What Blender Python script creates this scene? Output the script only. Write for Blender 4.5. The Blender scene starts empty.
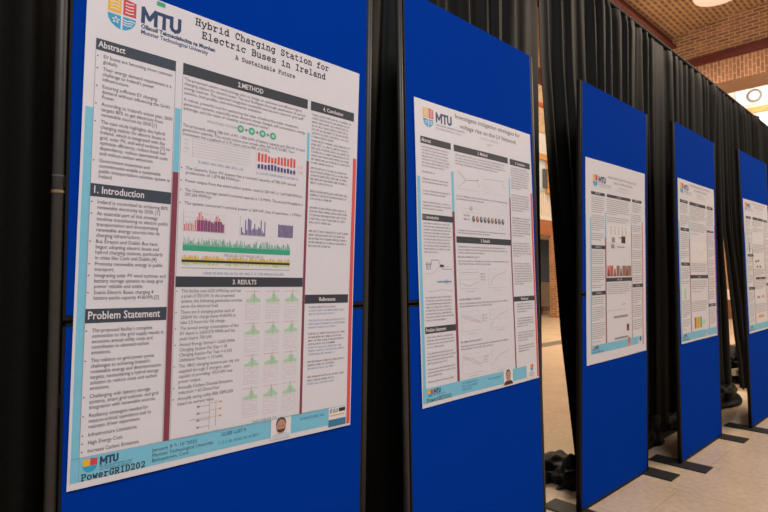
import bpy, math, random
from mathutils import Vector, Matrix, noise

# ------------------------------------------------------------------ camera, sky, lights, exposure
SC = bpy.context.scene
COL = SC.collection
CAM_H = 1.3122
cam_data = bpy.data.cameras.new('camera')
cam = bpy.data.objects.new('camera', cam_data)
COL.objects.link(cam)
cam_data.sensor_width = 36.0
cam_data.lens = 532.911 / 768 * 36
cam_data.clip_start = 0.02
cam_data.dof.use_dof = True
cam_data.dof.focus_distance = 1.65
cam_data.dof.aperture_fstop = 8.0
_p, _r = 0.039457, -0.001802
_F = Vector((0, math.cos(_p), math.sin(_p)))
_U = Vector((0, -math.sin(_p), math.cos(_p)))
_X = Vector((1, 0, 0))
_c, _s = math.cos(_r), math.sin(_r)
_x = _X * _c + _U * _s
_u = _U * _c - _X * _s
cam.matrix_world = Matrix(((_x.x, _u.x, -_F.x, 0), (_x.y, _u.y, -_F.y, 0), (_x.z, _u.z, -_F.z, CAM_H), (0, 0, 0, 1)))
SC.camera = cam

SC.view_settings.view_transform = 'Standard'
SC.view_settings.look = 'None'
SC.view_settings.gamma = 1
SC.view_settings.use_curve_mapping = False
SC.view_settings.exposure = 0.0

world = bpy.data.worlds.new('sky')
SC.world = world
world.use_nodes = True
bg = world.node_tree.nodes['Background']
bg.inputs['Color'].default_value = (0.97, 0.95, 0.97, 1)
bg.inputs['Strength'].default_value = 0.37

YAW = 0.82                                   # the hall runs along the poster boards
HALL = Matrix(((math.sin(YAW), -math.cos(YAW), 0, 0), (math.cos(YAW), math.sin(YAW), 0, 0), (0, 0, 1, 0), (0, 0, 0, 1)))


def area_light(name, a, p, z, size, size_y, power, color, target):
    d = bpy.data.lights.new(name, 'AREA')
    d.shape = 'RECTANGLE'
    d.size, d.size_y, d.energy, d.color = size, size_y, power, color
    o = bpy.data.objects.new(name, d)
    COL.objects.link(o)
    loc = HALL @ Vector((a, p, z))
    o.location = loc
    o.rotation_euler = ((HALL @ Vector(target)) - loc).to_track_quat('-Z', 'Y').to_euler()
    return o


area_light('hall_lamp', -0.6, -2.6, 5.0, 3.5, 2.0, 190, (0.98, 0.97, 1.0), (0.6, 1.4, 1.2))
area_light('hall_lamp', 8.6, -1.4, 5.9, 5.0, 1.2, 370, (1.0, 0.83, 0.64), (7.2, 0.6, 0.0))
area_light('aisle_fill', 13.0, 7.0, 7.6, 4.0, 2.0, 190, (1.0, 0.80, 0.58), (14.5, 8.9, 2.0))  # added fill for the aisle side wall, no fitting there
area_light('aisle_fill', 9.5, 5.6, 6.6, 7.0, 2.0, 600, (1.0, 0.84, 0.64), (9.0, 4.6, 0.0))  # added fill that brightens the floor seen behind the drapes
area_light('vault_fill', 10.5, 2.6, 3.7, 6.0, 2.0, 150, (1.0, 0.80, 0.58), (12.5, 3.0, 7.5))  # added fill aimed upward to brighten the vault brick
area_light('annex_fill', 17.0, 3.0, 5.6, 2.5, 5.0, 165, (1.0, 0.93, 0.84), (19.0, 3.5, 5.0))  # added fill to brighten the white annex wall

# ------------------------------------------------------------------ materials
MATS = {}


def mat(name, rgb, rough=0.6, scale=40.0, var=0.06, bump=0.0, metal=0.0, sheen=0.0, spec=0.5, emit=0.0, emit_rgb=None):
    if name in MATS:
        return MATS[name]
    m = bpy.data.materials.new(name)
    m.use_nodes = True
    nt = m.node_tree
    b = nt.nodes['Principled BSDF']
    tc = nt.nodes.new('ShaderNodeTexCoord')
    nz = nt.nodes.new('ShaderNodeTexNoise')
    nz.inputs['Scale'].default_value = scale
    nz.inputs['Detail'].default_value = 3
    nt.links.new(tc.outputs['Object'], nz.inputs['Vector'])
    rp = nt.nodes.new('ShaderNodeValToRGB')
    rp.color_ramp.elements[0].position = 0.3
    rp.color_ramp.elements[1].position = 0.7
    rp.color_ramp.elements[0].color = tuple(min(1, c * (1 - var)) for c in rgb) + (1,)
    rp.color_ramp.elements[1].color = tuple(min(1, c * (1 + var)) for c in rgb) + (1,)
    nt.links.new(nz.outputs['Fac'], rp.inputs['Fac'])
    nt.links.new(rp.outputs['Color'], b.inputs['Base Color'])
    b.inputs['Roughness'].default_value = rough
    b.inputs['Metallic'].default_value = metal
    b.inputs['Specular IOR Level'].default_value = spec
    if sheen:
        b.inputs['Sheen Weight'].default_value = sheen
        b.inputs['Sheen Roughness'].default_value = 0.4
    if bump:
        bp = nt.nodes.new('ShaderNodeBump')
        bp.inputs['Strength'].default_value = bump
        bp.inputs['Distance'].default_value = 0.002
        nt.links.new(nz.outputs['Fac'], bp.inputs['Height'])
        nt.links.new(bp.outputs['Normal'], b.inputs['Normal'])
    if emit:
        b.inputs['Emission Color'].default_value = tuple(emit_rgb or rgb) + (1,)
        b.inputs['Emission Strength'].default_value = emit
    MATS[name] = m
    return m


def brick_mat(name, c1, c2, mortar, axes='xz', w=0.225, h=0.075, mortar_size=0.012, offset=0.5, rough=0.8):
    """brick bond laid in the object's own axes; axes = which two run along and across the courses"""
    m = bpy.data.materials.new(name)
    m.use_nodes = True
    nt = m.node_tree
    b = nt.nodes['Principled BSDF']
    b.inputs['Roughness'].default_value = rough
    tc = nt.nodes.new('ShaderNodeTexCoord')
    sp = nt.nodes.new('ShaderNodeSeparateXYZ')
    cb = nt.nodes.new('ShaderNodeCombineXYZ')
    nt.links.new(tc.outputs['Object'], sp.inputs[0])
    for k in (0, 1):
        nt.links.new(sp.outputs[axes[k].upper()], cb.inputs[k])
    br = nt.nodes.new('ShaderNodeTexBrick')
    br.offset = offset
    br.inputs['Color1'].default_value = c1 + (1,)
    br.inputs['Color2'].default_value = c2 + (1,)
    br.inputs['Mortar'].default_value = mortar + (1,)
    br.inputs['Scale'].default_value = 1.0
    br.inputs['Mortar Size'].default_value = mortar_size
    br.inputs['Mortar Smooth'].default_value = 0.2
    br.inputs['Bias'].default_value = 0.0
    br.inputs['Brick Width'].default_value = w
    br.inputs['Row Height'].default_value = h
    nt.links.new(cb.outputs[0], br.inputs['Vector'])
    nz = nt.nodes.new('ShaderNodeTexNoise')
    nz.inputs['Scale'].default_value = 3.0
    nt.links.new(tc.outputs['Object'], nz.inputs['Vector'])
    hs = nt.nodes.new('ShaderNodeHueSaturation')
    mr = nt.nodes.new('ShaderNodeMapRange')
    mr.inputs['To Min'].default_value = 0.75
    mr.inputs['To Max'].default_value = 1.25
    nt.links.new(nz.outputs['Fac'], mr.inputs['Value'])
    nt.links.new(mr.outputs[0], hs.inputs['Value'])
    nt.links.new(br.outputs['Color'], hs.inputs['Color'])
    nt.links.new(hs.outputs['Color'], b.inputs['Base Color'])
    bp = nt.nodes.new('ShaderNodeBump')
    bp.inputs['Strength'].default_value = 0.4
    bp.inputs['Distance'].default_value = 0.01
    bp.invert = True
    nt.links.new(br.outputs['Fac'], bp.inputs['Height'])
    nt.links.new(bp.outputs['Normal'], b.inputs['Normal'])
    return m


def floor_mat():
    m = bpy.data.materials.new('beige_stone_tiles')
    m.use_nodes = True
    nt = m.node_tree
    b = nt.nodes['Principled BSDF']
    tc = nt.nodes.new('ShaderNodeTexCoord')
    br = nt.nodes.new('ShaderNodeTexBrick')
    br.offset = 0.5
    br.inputs['Color1'].default_value = (0.73, 0.555, 0.385, 1)
    br.inputs['Color2'].default_value = (0.70, 0.53, 0.365, 1)
    br.inputs['Mortar'].default_value = (0.60, 0.45, 0.305, 1)
    br.inputs['Scale'].default_value = 1.0
    br.inputs['Mortar Size'].default_value = 0.004
    br.inputs['Brick Width'].default_value = 1.2
    br.inputs['Row Height'].default_value = 0.6
    mp = nt.nodes.new('ShaderNodeMapping')
    mp.inputs['Rotation'].default_value = (0, 0, math.pi / 2)
    nt.links.new(tc.outputs['Object'], mp.inputs['Vector'])
    nt.links.new(mp.outputs[0], br.inputs['Vector'])
    n1 = nt.nodes.new('ShaderNodeTexNoise')
    n1.inputs['Scale'].default_value = 2.2
    n1.inputs['Detail'].default_value = 8
    n1.inputs['Roughness'].default_value = 0.65
    nt.links.new(tc.outputs['Object'], n1.inputs['Vector'])
    n2 = nt.nodes.new('ShaderNodeTexNoise')
    n2.inputs['Scale'].default_value = 26.0
    n2.inputs['Detail'].default_value = 5
    nt.links.new(tc.outputs['Object'], n2.inputs['Vector'])
    ad = nt.nodes.new('ShaderNodeMath')
    ad.operation = 'ADD'
    nt.links.new(n1.outputs['Fac'], ad.inputs[0])
    nt.links.new(n2.outputs['Fac'], ad.inputs[1])
    mr = nt.nodes.new('ShaderNodeMapRange')
    mr.inputs['From Min'].default_value = 0.6
    mr.inputs['From Max'].default_value = 1.4
    mr.inputs['To Min'].default_value = 0.80
    mr.inputs['To Max'].default_value = 1.16
    nt.links.new(ad.outputs[0], mr.inputs['Value'])
    hs = nt.nodes.new('ShaderNodeHueSaturation')
    nt.links.new(br.outputs['Color'], hs.inputs['Color'])
    nt.links.new(mr.outputs[0], hs.inputs['Value'])
    nt.links.new(hs.outputs['Color'], b.inputs['Base Color'])
    b.inputs['Roughness'].default_value = 0.27
    return m


M_BLACK = mat('black_metal', (0.007, 0.0065, 0.006), 0.6, 60, 0.2, spec=0.15)
M_POST = mat('dark_grey_metal', (0.035, 0.032, 0.029), 0.45, 60, 0.15, 0, 0.3)
M_BLUE = mat('blue_loop_fabric', (0.0001, 0.034, 0.30), 0.9, 420, 0.10, 0.4, 0, 0.0, 0.015)
M_TRIM = mat('black_plastic_trim', (0.006, 0.006, 0.006), 0.6, 60, 0.1, spec=0.2)
M_FOOT = mat('black_steel_plate', (0.022, 0.020, 0.018), 0.6, 30, 0.25, spec=0.25)
M_DRAPE = mat('black_velvet', (0.0046, 0.0041, 0.0031), 0.55, 90, 0.25, 0.2, 0, 0.0, 0.09)
M_POOL = mat('black_velvet_hem', (0.0055, 0.0050, 0.0045), 0.6, 60, 0.25, 0.3, 0, 0.0, 0.15)
M_COLLAR = mat('brass_ring', (0.30, 0.20, 0.10), 0.4, 50, 0.1, 0, 0.6)
M_RED = mat('dark_red_steel', (0.085, 0.010, 0.008), 0.5, 8, 0.15)
M_PAPER = mat('poster_paper', (0.63, 0.61, 0.645), 0.5, 30, 0.012)
INK = {
    'soft_text': ((0.10, 0.098, 0.105), 0.6), 'pale_blue': ((0.22, 0.33, 0.44), 0.6), 'mid_grey': ((0.33, 0.315, 0.32), 0.6),
    'title_grey': ((0.11, 0.105, 0.11), 0.6),
    'bar_blue': ((0.030, 0.043, 0.066), 0.6),
    'bar': ((0.026, 0.031, 0.042), 0.6), 'dark': ((0.016, 0.018, 0.024), 0.5), 'text': ((0.032, 0.032, 0.040), 0.6),
    'grey': ((0.25, 0.24, 0.25), 0.6), 'light': ((0.44, 0.42, 0.43), 0.6), 'white': ((0.68, 0.64, 0.65), 0.5),
    'cyan': ((0.165, 0.47, 0.62), 0.5), 'maroon': ((0.20, 0.035, 0.060), 0.5), 'red': ((0.62, 0.075, 0.075), 0.5),
    'navy': ((0.014, 0.040, 0.115), 0.5), 'yellow': ((0.72, 0.40, 0.03), 0.5), 'crest_red': ((0.55, 0.045, 0.06), 0.5),
    'crest_blue': ((0.02, 0.30, 0.52), 0.5), 'green': ((0.03, 0.33, 0.18), 0.5), 'teal': ((0.03, 0.36, 0.25), 0.5),
    'purple': ((0.07, 0.035, 0.19), 0.5), 'chart_red': ((0.60, 0.08, 0.07), 0.5), 'pink': ((0.60, 0.26, 0.25), 0.5),
    'gold': ((0.60, 0.40, 0.06), 0.5), 'lime': ((0.42, 0.50, 0.16), 0.5), 'mint': ((0.38, 0.56, 0.38), 0.5),
    'skin': ((0.42, 0.23, 0.16), 0.5), 'hair': ((0.02, 0.016, 0.014), 0.5), 'shirt': ((0.50, 0.55, 0.63), 0.5),
    'link': ((0.15, 0.24, 0.42), 0.6), 'brown': ((0.28, 0.13, 0.06), 0.5), 'steel_blue': ((0.03, 0.16, 0.30), 0.5),
    'orange': ((0.65, 0.30, 0.08), 0.5),
}


def ink(k):
    return mat('ink_' + k, INK[k][0], INK[k][1], 60, 0.02)


# ------------------------------------------------------------------ mesh helpers
class MB:
    def __init__(self):
        self.v, self.f, self.m, self.mats = [], [], [], []

    def mi(self, material):
        if material not in self.mats:
            self.mats.append(material)
        return self.mats.index(material)

    def add(self, verts, faces, material):
        k = len(self.v)
        i = self.mi(material)
        self.v += [tuple(v) for v in verts]
        self.f += [tuple(k + a for a in f) for f in faces]
        self.m += [i] * len(faces)

    def box(self, lo, hi, material, bevel=0.0):
        x0, y0, z0 = lo
        x1, y1, z1 = hi
        if bevel <= 0:
            vs = [(x0, y0, z0), (x1, y0, z0), (x1, y1, z0), (x0, y1, z0), (x0, y0, z1), (x1, y0, z1), (x1, y1, z1), (x0, y1, z1)]
            fs = [(0, 3, 2, 1), (4, 5, 6, 7), (0, 1, 5, 4), (1, 2, 6, 5), (2, 3, 7, 6), (3, 0, 4, 7)]
            self.add(vs, fs, material)
            return
        b = bevel
        vs = []
        for z, i in ((z0, b), (z0 + b, 0), (z1 - b, 0), (z1, b)):
            for (x, y) in ((x0 + i + b, y0 + i), (x1 - i - b, y0 + i), (x1 - i, y0 + i + b), (x1 - i, y1 - i - b),
                           (x1 - i - b, y1 - i), (x0 + i + b, y1 - i), (x0 + i, y1 - i - b), (x0 + i, y0 + i + b)):
                vs.append((x, y, z))
        fs = [tuple(range(7, -1, -1)), tuple(range(24, 32))]
        for r in range(3):
            for k in range(8):
                n = (k + 1) % 8
                fs.append((r * 8 + k, r * 8 + n, r * 8 + 8 + n, r * 8 + 8 + k))
        self.add(vs, fs, material)

    def lathe(self, prof, material, seg=20, c=(0, 0), caps=True):
        vs, fs = [], []
        for r, z in prof:
            for k in range(seg):
                t = 2 * math.pi * k / seg
                vs.append((c[0] + r * math.cos(t), c[1] + r * math.sin(t), z))
        for j in range(len(prof) - 1):
            for k in range(seg):
                n = (k + 1) % seg
                fs.append((j * seg + k, j * seg + n, (j + 1) * seg + n, (j + 1) * seg + k))
        if caps:
            fs.append(tuple(range(seg - 1, -1, -1)))
            fs.append(tuple((len(prof) - 1) * seg + k for k in range(seg)))
        self.add(vs, fs, material)

    def tube(self, a, b, r, material, seg=12):
        a, b = Vector(a), Vector(b)
        q = (b - a).to_track_quat('Z', 'Y')
        vs = []
        for p in (a, b):
            for k in range(seg):
                t = 2 * math.pi * k / seg
                vs.append(p + q @ Vector((r * math.cos(t), r * math.sin(t), 0)))
        fs = [(k, (k + 1) % seg, seg + (k + 1) % seg, seg + k) for k in range(seg)]
        fs += [tuple(range(seg - 1, -1, -1)), tuple(range(seg, 2 * seg))]
        self.add(vs, fs, material)

    def grid(self, fn, nu, nv, material, flip=False):
        vs = [fn(i / nu, j / nv) for j in range(nv + 1) for i in range(nu + 1)]
        fs = []
        for j in range(nv):
            for i in range(nu):
                q = (j * (nu + 1) + i, j * (nu + 1) + i + 1, (j + 1) * (nu + 1) + i + 1, (j + 1) * (nu + 1) + i)
                fs.append(q[::-1] if flip else q)
        self.add(vs, fs, material)

    def build(self, name, parent=None, matrix=None, smooth=False):
        me = bpy.data.meshes.new(name)
        me.from_pydata(self.v, [], self.f)
        for m in self.mats:
            me.materials.append(m)
        me.polygons.foreach_set('material_index', self.m)
        if smooth:
            me.polygons.foreach_set('use_smooth', [True] * len(self.f))
        me.update()
        o = bpy.data.objects.new(name, me)
        COL.objects.link(o)
        if parent:
            o.parent = parent
        if matrix is not None:
            o.matrix_world = matrix
        return o


def thing(name, label, cat, matrix, group=None):
    o = bpy.data.objects.new(name, None)
    o.empty_display_size = 0.1
    COL.objects.link(o)
    o.matrix_world = matrix
    return tag(o, label, cat, group)


def tag(o, label, cat, group=None):
    o['label'] = label
    o['category'] = cat
    if group:
        o['group'] = group
    return o


def struct(name, mb, smooth=False):
    o = mb.build(name, None, HALL, smooth)
    o['kind'] = 'structure'
    return o


def at(a, p, z=0.0, rz=0.0):
    return HALL @ Matrix.Translation((a, p, z)) @ Matrix.Rotation(rz, 4, 'Z')


# ------------------------------------------------------------------ the hall
M_FLOOR = floor_mat()
M_VAULT = brick_mat('brown_vault_brick', (0.135, 0.062, 0.028), (0.19, 0.090, 0.040), (0.36, 0.215, 0.115), 'xy', 0.23, 0.105, 0.026)
M_END = brick_mat('red_brown_brick', (0.17, 0.072, 0.034), (0.31, 0.135, 0.065), (0.42, 0.29, 0.18), 'yz', 0.24, 0.08, 0.012)
M_SOLDIER = brick_mat('soldier_course_brick', (0.24, 0.098, 0.050), (0.34, 0.145, 0.078), (0.45, 0.31, 0.19), 'zy', 0.225, 0.078, 0.012)
M_SIDE = brick_mat('lit_brick', (0.52, 0.33, 0.19), (0.62, 0.42, 0.25), (0.62, 0.46, 0.30), 'xz', 0.24, 0.08, 0.012)  # light falling on the aisle brick is put into this paler colour
M_PIER = brick_mat('orange_pier_brick', (0.36, 0.135, 0.055), (0.48, 0.20, 0.085), (0.50, 0.34, 0.2), 'xz', 0.24, 0.08, 0.012)
M_PIERA = brick_mat('orange_pier_brick', (0.36, 0.135, 0.055), (0.48, 0.20, 0.085), (0.50, 0.34, 0.2), 'yz', 0.24, 0.08, 0.012)
M_SOFFIT = mat('brown_soffit_render', (0.32, 0.18, 0.095), 0.8, 6, 0.12)
M_CREAM = mat('cream_plaster', (0.80, 0.72, 0.62), 0.8, 5, 0.04)
M_WHITE = mat('white_plaster', (0.70, 0.67, 0.63), 0.8, 5, 0.03)
M_ORANGE = mat('orange_pine', (0.60, 0.30, 0.08), 0.5, 9, 0.15)
M_FASCIA = mat('red_stained_timber', (0.42, 0.13, 0.035), 0.5, 9, 0.15)
M_DGREY = mat('dark_grey_panel', (0.075, 0.075, 0.078), 0.6, 9, 0.1)
M_BAND = mat('grey_stone_band', (0.20, 0.175, 0.15), 0.35, 8, 0.2)
M_GLASS = mat('pale_window_glass', (0.55, 0.58, 0.58), 0.12, 4, 0.05, emit=0.12, emit_rgb=(0.75, 0.82, 0.84))  # faint glow put into the panes stands for the sky behind them
M_BROWN = mat('brown_timber', (0.20, 0.085, 0.035), 0.5, 9, 0.15)

mb = MB()
mb.add([(-7, -9, 0), (25, -9, 0), (25, 12, 0), (-7, 12, 0)], [(0, 1, 2, 3)], M_FLOOR)
struct('floor', mb)

mb = MB()
mb.box((4.0, 5.28, 0.0), (24.0, 5.60, 0.004), M_BAND)
struct('trim_1', mb)                                      # grey stone strip let into the floor

# brick vaults: shallow segments, each 3.9 m wide
mb = MB()
SPRING, CROWN, HALF = 7.27, 7.50, 1.95


def vault(p_mid):
    r = (HALF ** 2 + (CROWN - SPRING) ** 2) / (2 * (CROWN - SPRING))

    def f(u, v):
        p = p_mid - HALF + 2 * HALF * u
        z = CROWN - r + math.sqrt(r * r - (p - p_mid) ** 2)
        return (-6 + 20.5 * v, p, z)
    mb.grid(f, 24, 8, M_VAULT)
    mb.grid(lambda u, v: (f(u, v)[0], f(u, v)[1], f(u, v)[2] + 0.2), 24, 8, M_VAULT, True)


vault(2.87)
vault(-1.03)
mb.box((-6, 5.1, 10.6), (24, 11.5, 10.8), M_VAULT)
mb.box((15.42, -3, 8.4), (24, 5.1, 8.6), M_WHITE)
struct('ceiling', mb, False)

mb = MB()                                                # the header that closes the vaulted bay
mb.box((14.4, -3.0, 6.46), (15.3, 5.1, 7.75), M_END)
mb.box((14.42, -3.0, 5.93), (15.3, 5.1, 6.46), M_SOLDIER)
mb.box((14.44, -2.98, 5.925), (15.42, 5.08, 5.932), M_SOFFIT)
struct('wall_end', mb)

mb = MB()
mb.box((14.28, -3.0, 6.46), (14.4, 4.85, 6.62), M_RED)
struct('trim_2', mb)                                      # red beam across the header
mb = MB()
mb.box((-6, 4.72, 7.05), (14.6, 4.80, 7.32), M_RED)
mb.box((-6, 4.62, 7.05), (14.6, 5.10, 7.10), M_RED)
struct('trim_3', mb)                                      # red beam the vault springs from

mb = MB()                                                # aisle side wall seen through the gaps
mb.box((2, 8.98, 3.15), (24, 9.3, 5.2), mat('orange_brown_plaster', (0.42, 0.24, 0.11), 0.7, 5, 0.1))
mb.box((2, 8.95, 5.2), (24, 9.3, 5.95), M_WHITE)
mb.box((2, 8.92, 5.95), (24, 9.3, 7.48), M_SIDE)
mb.box((2, 8.92, 7.97), (24, 9.3, 10.6), M_PIER)
struct('wall_back', mb)
mb = MB()
mb.box((2, 8.85, 7.48), (24, 8.95, 7.97), M_RED)
mb.box((2, 8.85, 10.0), (24, 8.95, 10.3), M_RED)
mb.box((2, 8.88, 6.76), (24, 8.94, 6.88), mat('orange_red_rail', (0.5, 0.09, 0.03), 0.5, 9, 0.1))
struct('trim_4', mb)
mb = MB()
mb.box((2, 10.8, 0), (24, 11.0, 3.1), M_DGREY)
mb.box((2, 10.76, 0), (24, 10.8, 0.42), M_BROWN)
struct('wall_recess', mb)

t = thing('balcony', 'orange timber balcony edge with pale spindles beyond the gap in the drapes', 'balcony', at(2, 8.9, 2.64))
b = MB(); b.box((0, 0, 0), (22, 0.12, 0.49), M_FASCIA); b.build('fascia', t)
b = MB(); b.box((0, 0.12, 0.1), (22, 2.0, 0.35), M_CREAM); b.build('slab', t)
b = MB(); b.box((0, 0.0, 0.49), (22, 0.09, 0.60), M_CREAM); b.box((0, 0, 1.42), (22, 0.09, 1.5), M_CREAM); b.build('rail', t)
b = MB()
for k in range(180):
    b.box((0.05 + k * 0.122, 0.02, 0.60), (0.105 + k * 0.122, 0.06, 1.42), M_CREAM)
b.build('spindles', t)
t2 = t

mb = MB()
mb.box((14.0, 8.90, 4.05), (15.45, 8.97, 5.05), M_GLASS)
for (x0, x1, z0, z1) in ((14.0, 15.75, 5.02, 5.2), (15.42, 15.62, 4.0, 5.1), (14.0, 14.1, 4.0, 5.1)):
    mb.box((x0, 8.80, z0), (x1, 8.95, z1), M_ORANGE)
mb.box((15.22, 8.82, 4.15), (15.40, 8.9, 4.75), M_DGREY)
struct('window_1', mb)

mb = MB()
mb.box((0, 0, 0), (0.25, 0.25, 2.64), M_PIERA)
o = mb.build('brick_pier', None, at(15.7, 8.72, 0))
tag(o, 'orange brick pier under the balcony beyond the gap in the drapes', 'pier')

t = thing('lounge_chair', 'grey chair with a slanted back in the dark recess beside the brick pier', 'chair', at(16.95, 9.78, 0, 0.3))
M_CHAIR = mat('grey_beige_upholstery', (0.30, 0.24, 0.18), 0.8, 30, 0.15)
b = MB(); b.box((-0.32, -0.30, 0.28), (0.30, 0.30, 0.45), M_CHAIR, 0.03); b.build('seat', t)
b = MB()
b.add([(-0.62, -0.3, 1.08), (-0.50, -0.3, 1.12), (-0.18, -0.3, 0.42), (-0.32, -0.3, 0.36),
       (-0.62, 0.3, 1.08), (-0.50, 0.3, 1.12), (-0.18, 0.3, 0.42), (-0.32, 0.3, 0.36)],
      [(0, 1, 2, 3), (7, 6, 5, 4), (0, 4, 5, 1), (1, 5, 6, 2), (2, 6, 7, 3), (3, 7, 4, 0)], M_CHAIR)
b.build('backrest', t)
for sx in (-0.26, 0.24):
    for sy in (-0.25, 0.25):
        b = MB(); b.tube((sx, sy, 0), (sx * 0.9, sy * 0.9, 0.3), 0.02, M_BROWN); b.build('leg', t)

# far end: bright annex wall with a window band, a round vent and a timber dado
mb = MB()
mb.box((19.0, -4, 2.8), (19.3, 9, 8.6), M_WHITE)
mb.box((19.0, -4, 0.92), (19.3, 9, 2.8), M_PIER)
mb.box((18.98, -4, 0.60), (19.3, 9, 0.92), M_CREAM)
mb.box((18.96, -4, 0.0), (19.3, 9, 0.60), M_BROWN)
struct('wall_far', mb)
mb = MB()
mb.box((18.96, -3.0, 4.2), (19.0, 4.15, 6.22), M_GLASS)
for (p0, p1, z0, z1) in ((-3.0, 4.30, 6.22, 6.38), (4.06, 4.30, 4.2, 6.3), (-3.0, 4.3, 4.1, 4.25), (1.6, 1.75, 4.2, 6.3), (-1.0, -0.85, 4.2, 6.3)):
    mb.box((18.88, p0, z0), (19.0, p1, z1), M_ORANGE)
struct('window_2', mb)
t = thing('round_vent', 'round pale vent high on the white far wall above the orange window frame', 'vent',
          at(18.94, 3.96, 6.74) @ Matrix.Rotation(-math.pi / 2, 4, 'Y'))
b = MB(); b.lathe([(0.20, 0), (0.20, 0.05), (0.15, 0.07), (0.14, 0.04)], mat('grey_vent_metal', (0.20, 0.19, 0.18), 0.4, 20, 0.1), 28, caps=False); b.build('rim', t)
b = MB(); b.lathe([(0.145, 0.0), (0.145, 0.03), (0.10, 0.05)], mat('pale_vent_disc', (0.72, 0.70, 0.68), 0.4, 20, 0.05), 28); b.build('disc', t)
t = thing('white_board', 'flat white rectangular board behind the round vent on the far wall', 'panel', at(18.97, 4.45, 6.5))
b = MB(); b.box((-0.03, -1.3, 0), (0, 0, 0.50), mat('white_panel', (0.78, 0.77, 0.76), 0.6, 8, 0.02), 0.008); b.build('board', t)

# drum lamp under the vault
t = thing('ceiling_lamp', 'round ribbed pinkish lamp hanging under the brown brick vault', 'lamp', at(12.55, 3.22, 7.12))
M_SHADE = mat('ribbed_lamp_shade', (0.80, 0.62, 0.55), 0.5, 9, 0.05, emit=0.28, emit_rgb=(1.0, 0.72, 0.58))
b = MB()
prof = [(0.02, 0.0), (0.25, 0.0), (0.42, 0.03), (0.455, 0.08), (0.46, 0.20), (0.40, 0.24)]
seg = 64
vs, fs = [], []
for (r, z) in prof:
    for k in range(seg):
        rr = r * (1 - (0.035 if k % 2 else 0))
        vs.append((rr * math.cos(2 * math.pi * k / seg), rr * math.sin(2 * math.pi * k / seg), z))
for j in range(len(prof) - 1):
    for k in range(seg):
        n = (k + 1) % seg
        fs.append((j * seg + k, j * seg + n, (j + 1) * seg + n, (j + 1) * seg + k))
fs.append(tuple(range(seg - 1, -1, -1)))
fs.append(tuple((len(prof) - 1) * seg + k for k in range(seg)))
b.add(vs, fs, M_SHADE); b.build('lamp_shade', t)
b = MB(); b.tube((0, 0, 0.24), (0, 0, 0.375), 0.05, M_POST); b.build('stem', t)

# ------------------------------------------------------------------ black drapes on their frame
DP = 1.70


def drape(name, label, aL, aR, seed, folds, z_top=3.36, amp=0.035, gather=1.0, pdrift=0.0, pools=()):
    """a hanging panel; aL(h) and aR(h) give its two edges, h = 0 at the hem and 1 at the top"""
    rnd = random.Random(seed)
    ph = [rnd.uniform(0, 6.28) for _ in range(6)]
    nu, nv = max(120, folds * 14), 46
    m = MB()

    def f(u, v):
        h = v
        z = 0.015 + (z_top - 0.015) * v
        nn = lambda x, y, q: noise.noise(Vector((x, y, seed * 1.37 + q)))
        w = u * folds + 0.55 * nn(u * folds * 0.55, h * 0.9, 0) + 0.22 * nn(u * folds * 1.4, h * 1.5, 3) + 0.25 * (1 - h) ** 2 * nn(u * folds * 0.3, 0.5, 9)
        ph_u = 2 * math.pi * w + ph[0]
        sn = math.sin(ph_u)
        sn = math.copysign(abs(sn) ** 0.8, sn) + 0.35 * math.sin(2.3 * ph_u + ph[1] + 1.2 * h) * (0.5 + nn(u * folds * 0.7, h, 5))
        k = amp * max(0.15, 0.75 + 0.95 * nn(u * folds * 0.42, h * 0.6, 7)) * (0.75 + 0.35 * (1 - h))
        e = min(1.0, min(u, 1 - u) * folds / 1.3)
        e = e * e * (3 - 2 * e)
        k *= e
        p = DP + pdrift * (1 - h) + k * sn + 0.014 * e * nn(u * folds * 1.7, h * 3.0, 11)
        a = aL(h) + (aR(h) - aL(h)) * u + 0.25 * k * math.cos(ph_u) * gather
        if h > 0.975:
            p = DP + (p - DP) * (0.45 + 0.55 * (1 - h) / 0.025)
            z += 0.014 * math.sin(ph_u + 1.0) + 0.012 * nn(u * folds * 0.8, 0.2, 15)
        return (a, p, z)
    m.grid(f, nu, nv, M_DRAPE)
    m.grid(lambda u, v: tuple(c + d for c, d in zip(f(u, v), (0, 0.004, 0))), nu, nv, M_DRAPE, True)
    o = m.build(name, None, HALL, True)
    tag(o, label, 'drape', 'black drape panels hung behind the boards')
    for (a, p, la, lp, lz, sd) in pools:
        q = MB()

        def g(u, v, a=a, p=p, la=la, lp=lp, lz=lz, sd=sd):
            th = 2 * math.pi * u
            phi = 0.5 * math.pi * v
            d = Vector((math.cos(th) * math.cos(phi), math.sin(th) * math.cos(phi), math.sin(phi)))
            n = noise.noise(Vector((d.x * 2.1 + sd, d.y * 2.1, d.z * 2.1)))
            rg = math.sin(9.0 * d.z + 3.2 * d.x + 4.0 * noise.noise(Vector((d.x * 1.6 + sd * 3, d.y * 1.6 + 4, d.z * 1.6))))
            s = 0.92 + 0.34 * n + 0.10 * rg
            return (a + la * d.x * s, p + lp * d.y * s, max(0.004, lz * d.z * s))
        q.grid(g, 72, 26, M_POOL)
        c = q.build('pooled_hem', o, None, True)
        c.matrix_parent_inverse = HALL.inverted()
        c.matrix_world = HALL
    return o


def L(*pts):
    """piecewise linear edge: (height above the floor in m, position along the hall)"""
    pts = sorted(pts)

    def f(h):
        z = 3.36 * h
        if z <= pts[0][0]:
            return pts[0][1]
        for (z0, a0), (z1, a1) in zip(pts, pts[1:]):
            if z <= z1:
                return a0 + (a1 - a0) * (z - z0) / (z1 - z0)
        return pts[-1][1]
    return f


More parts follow.
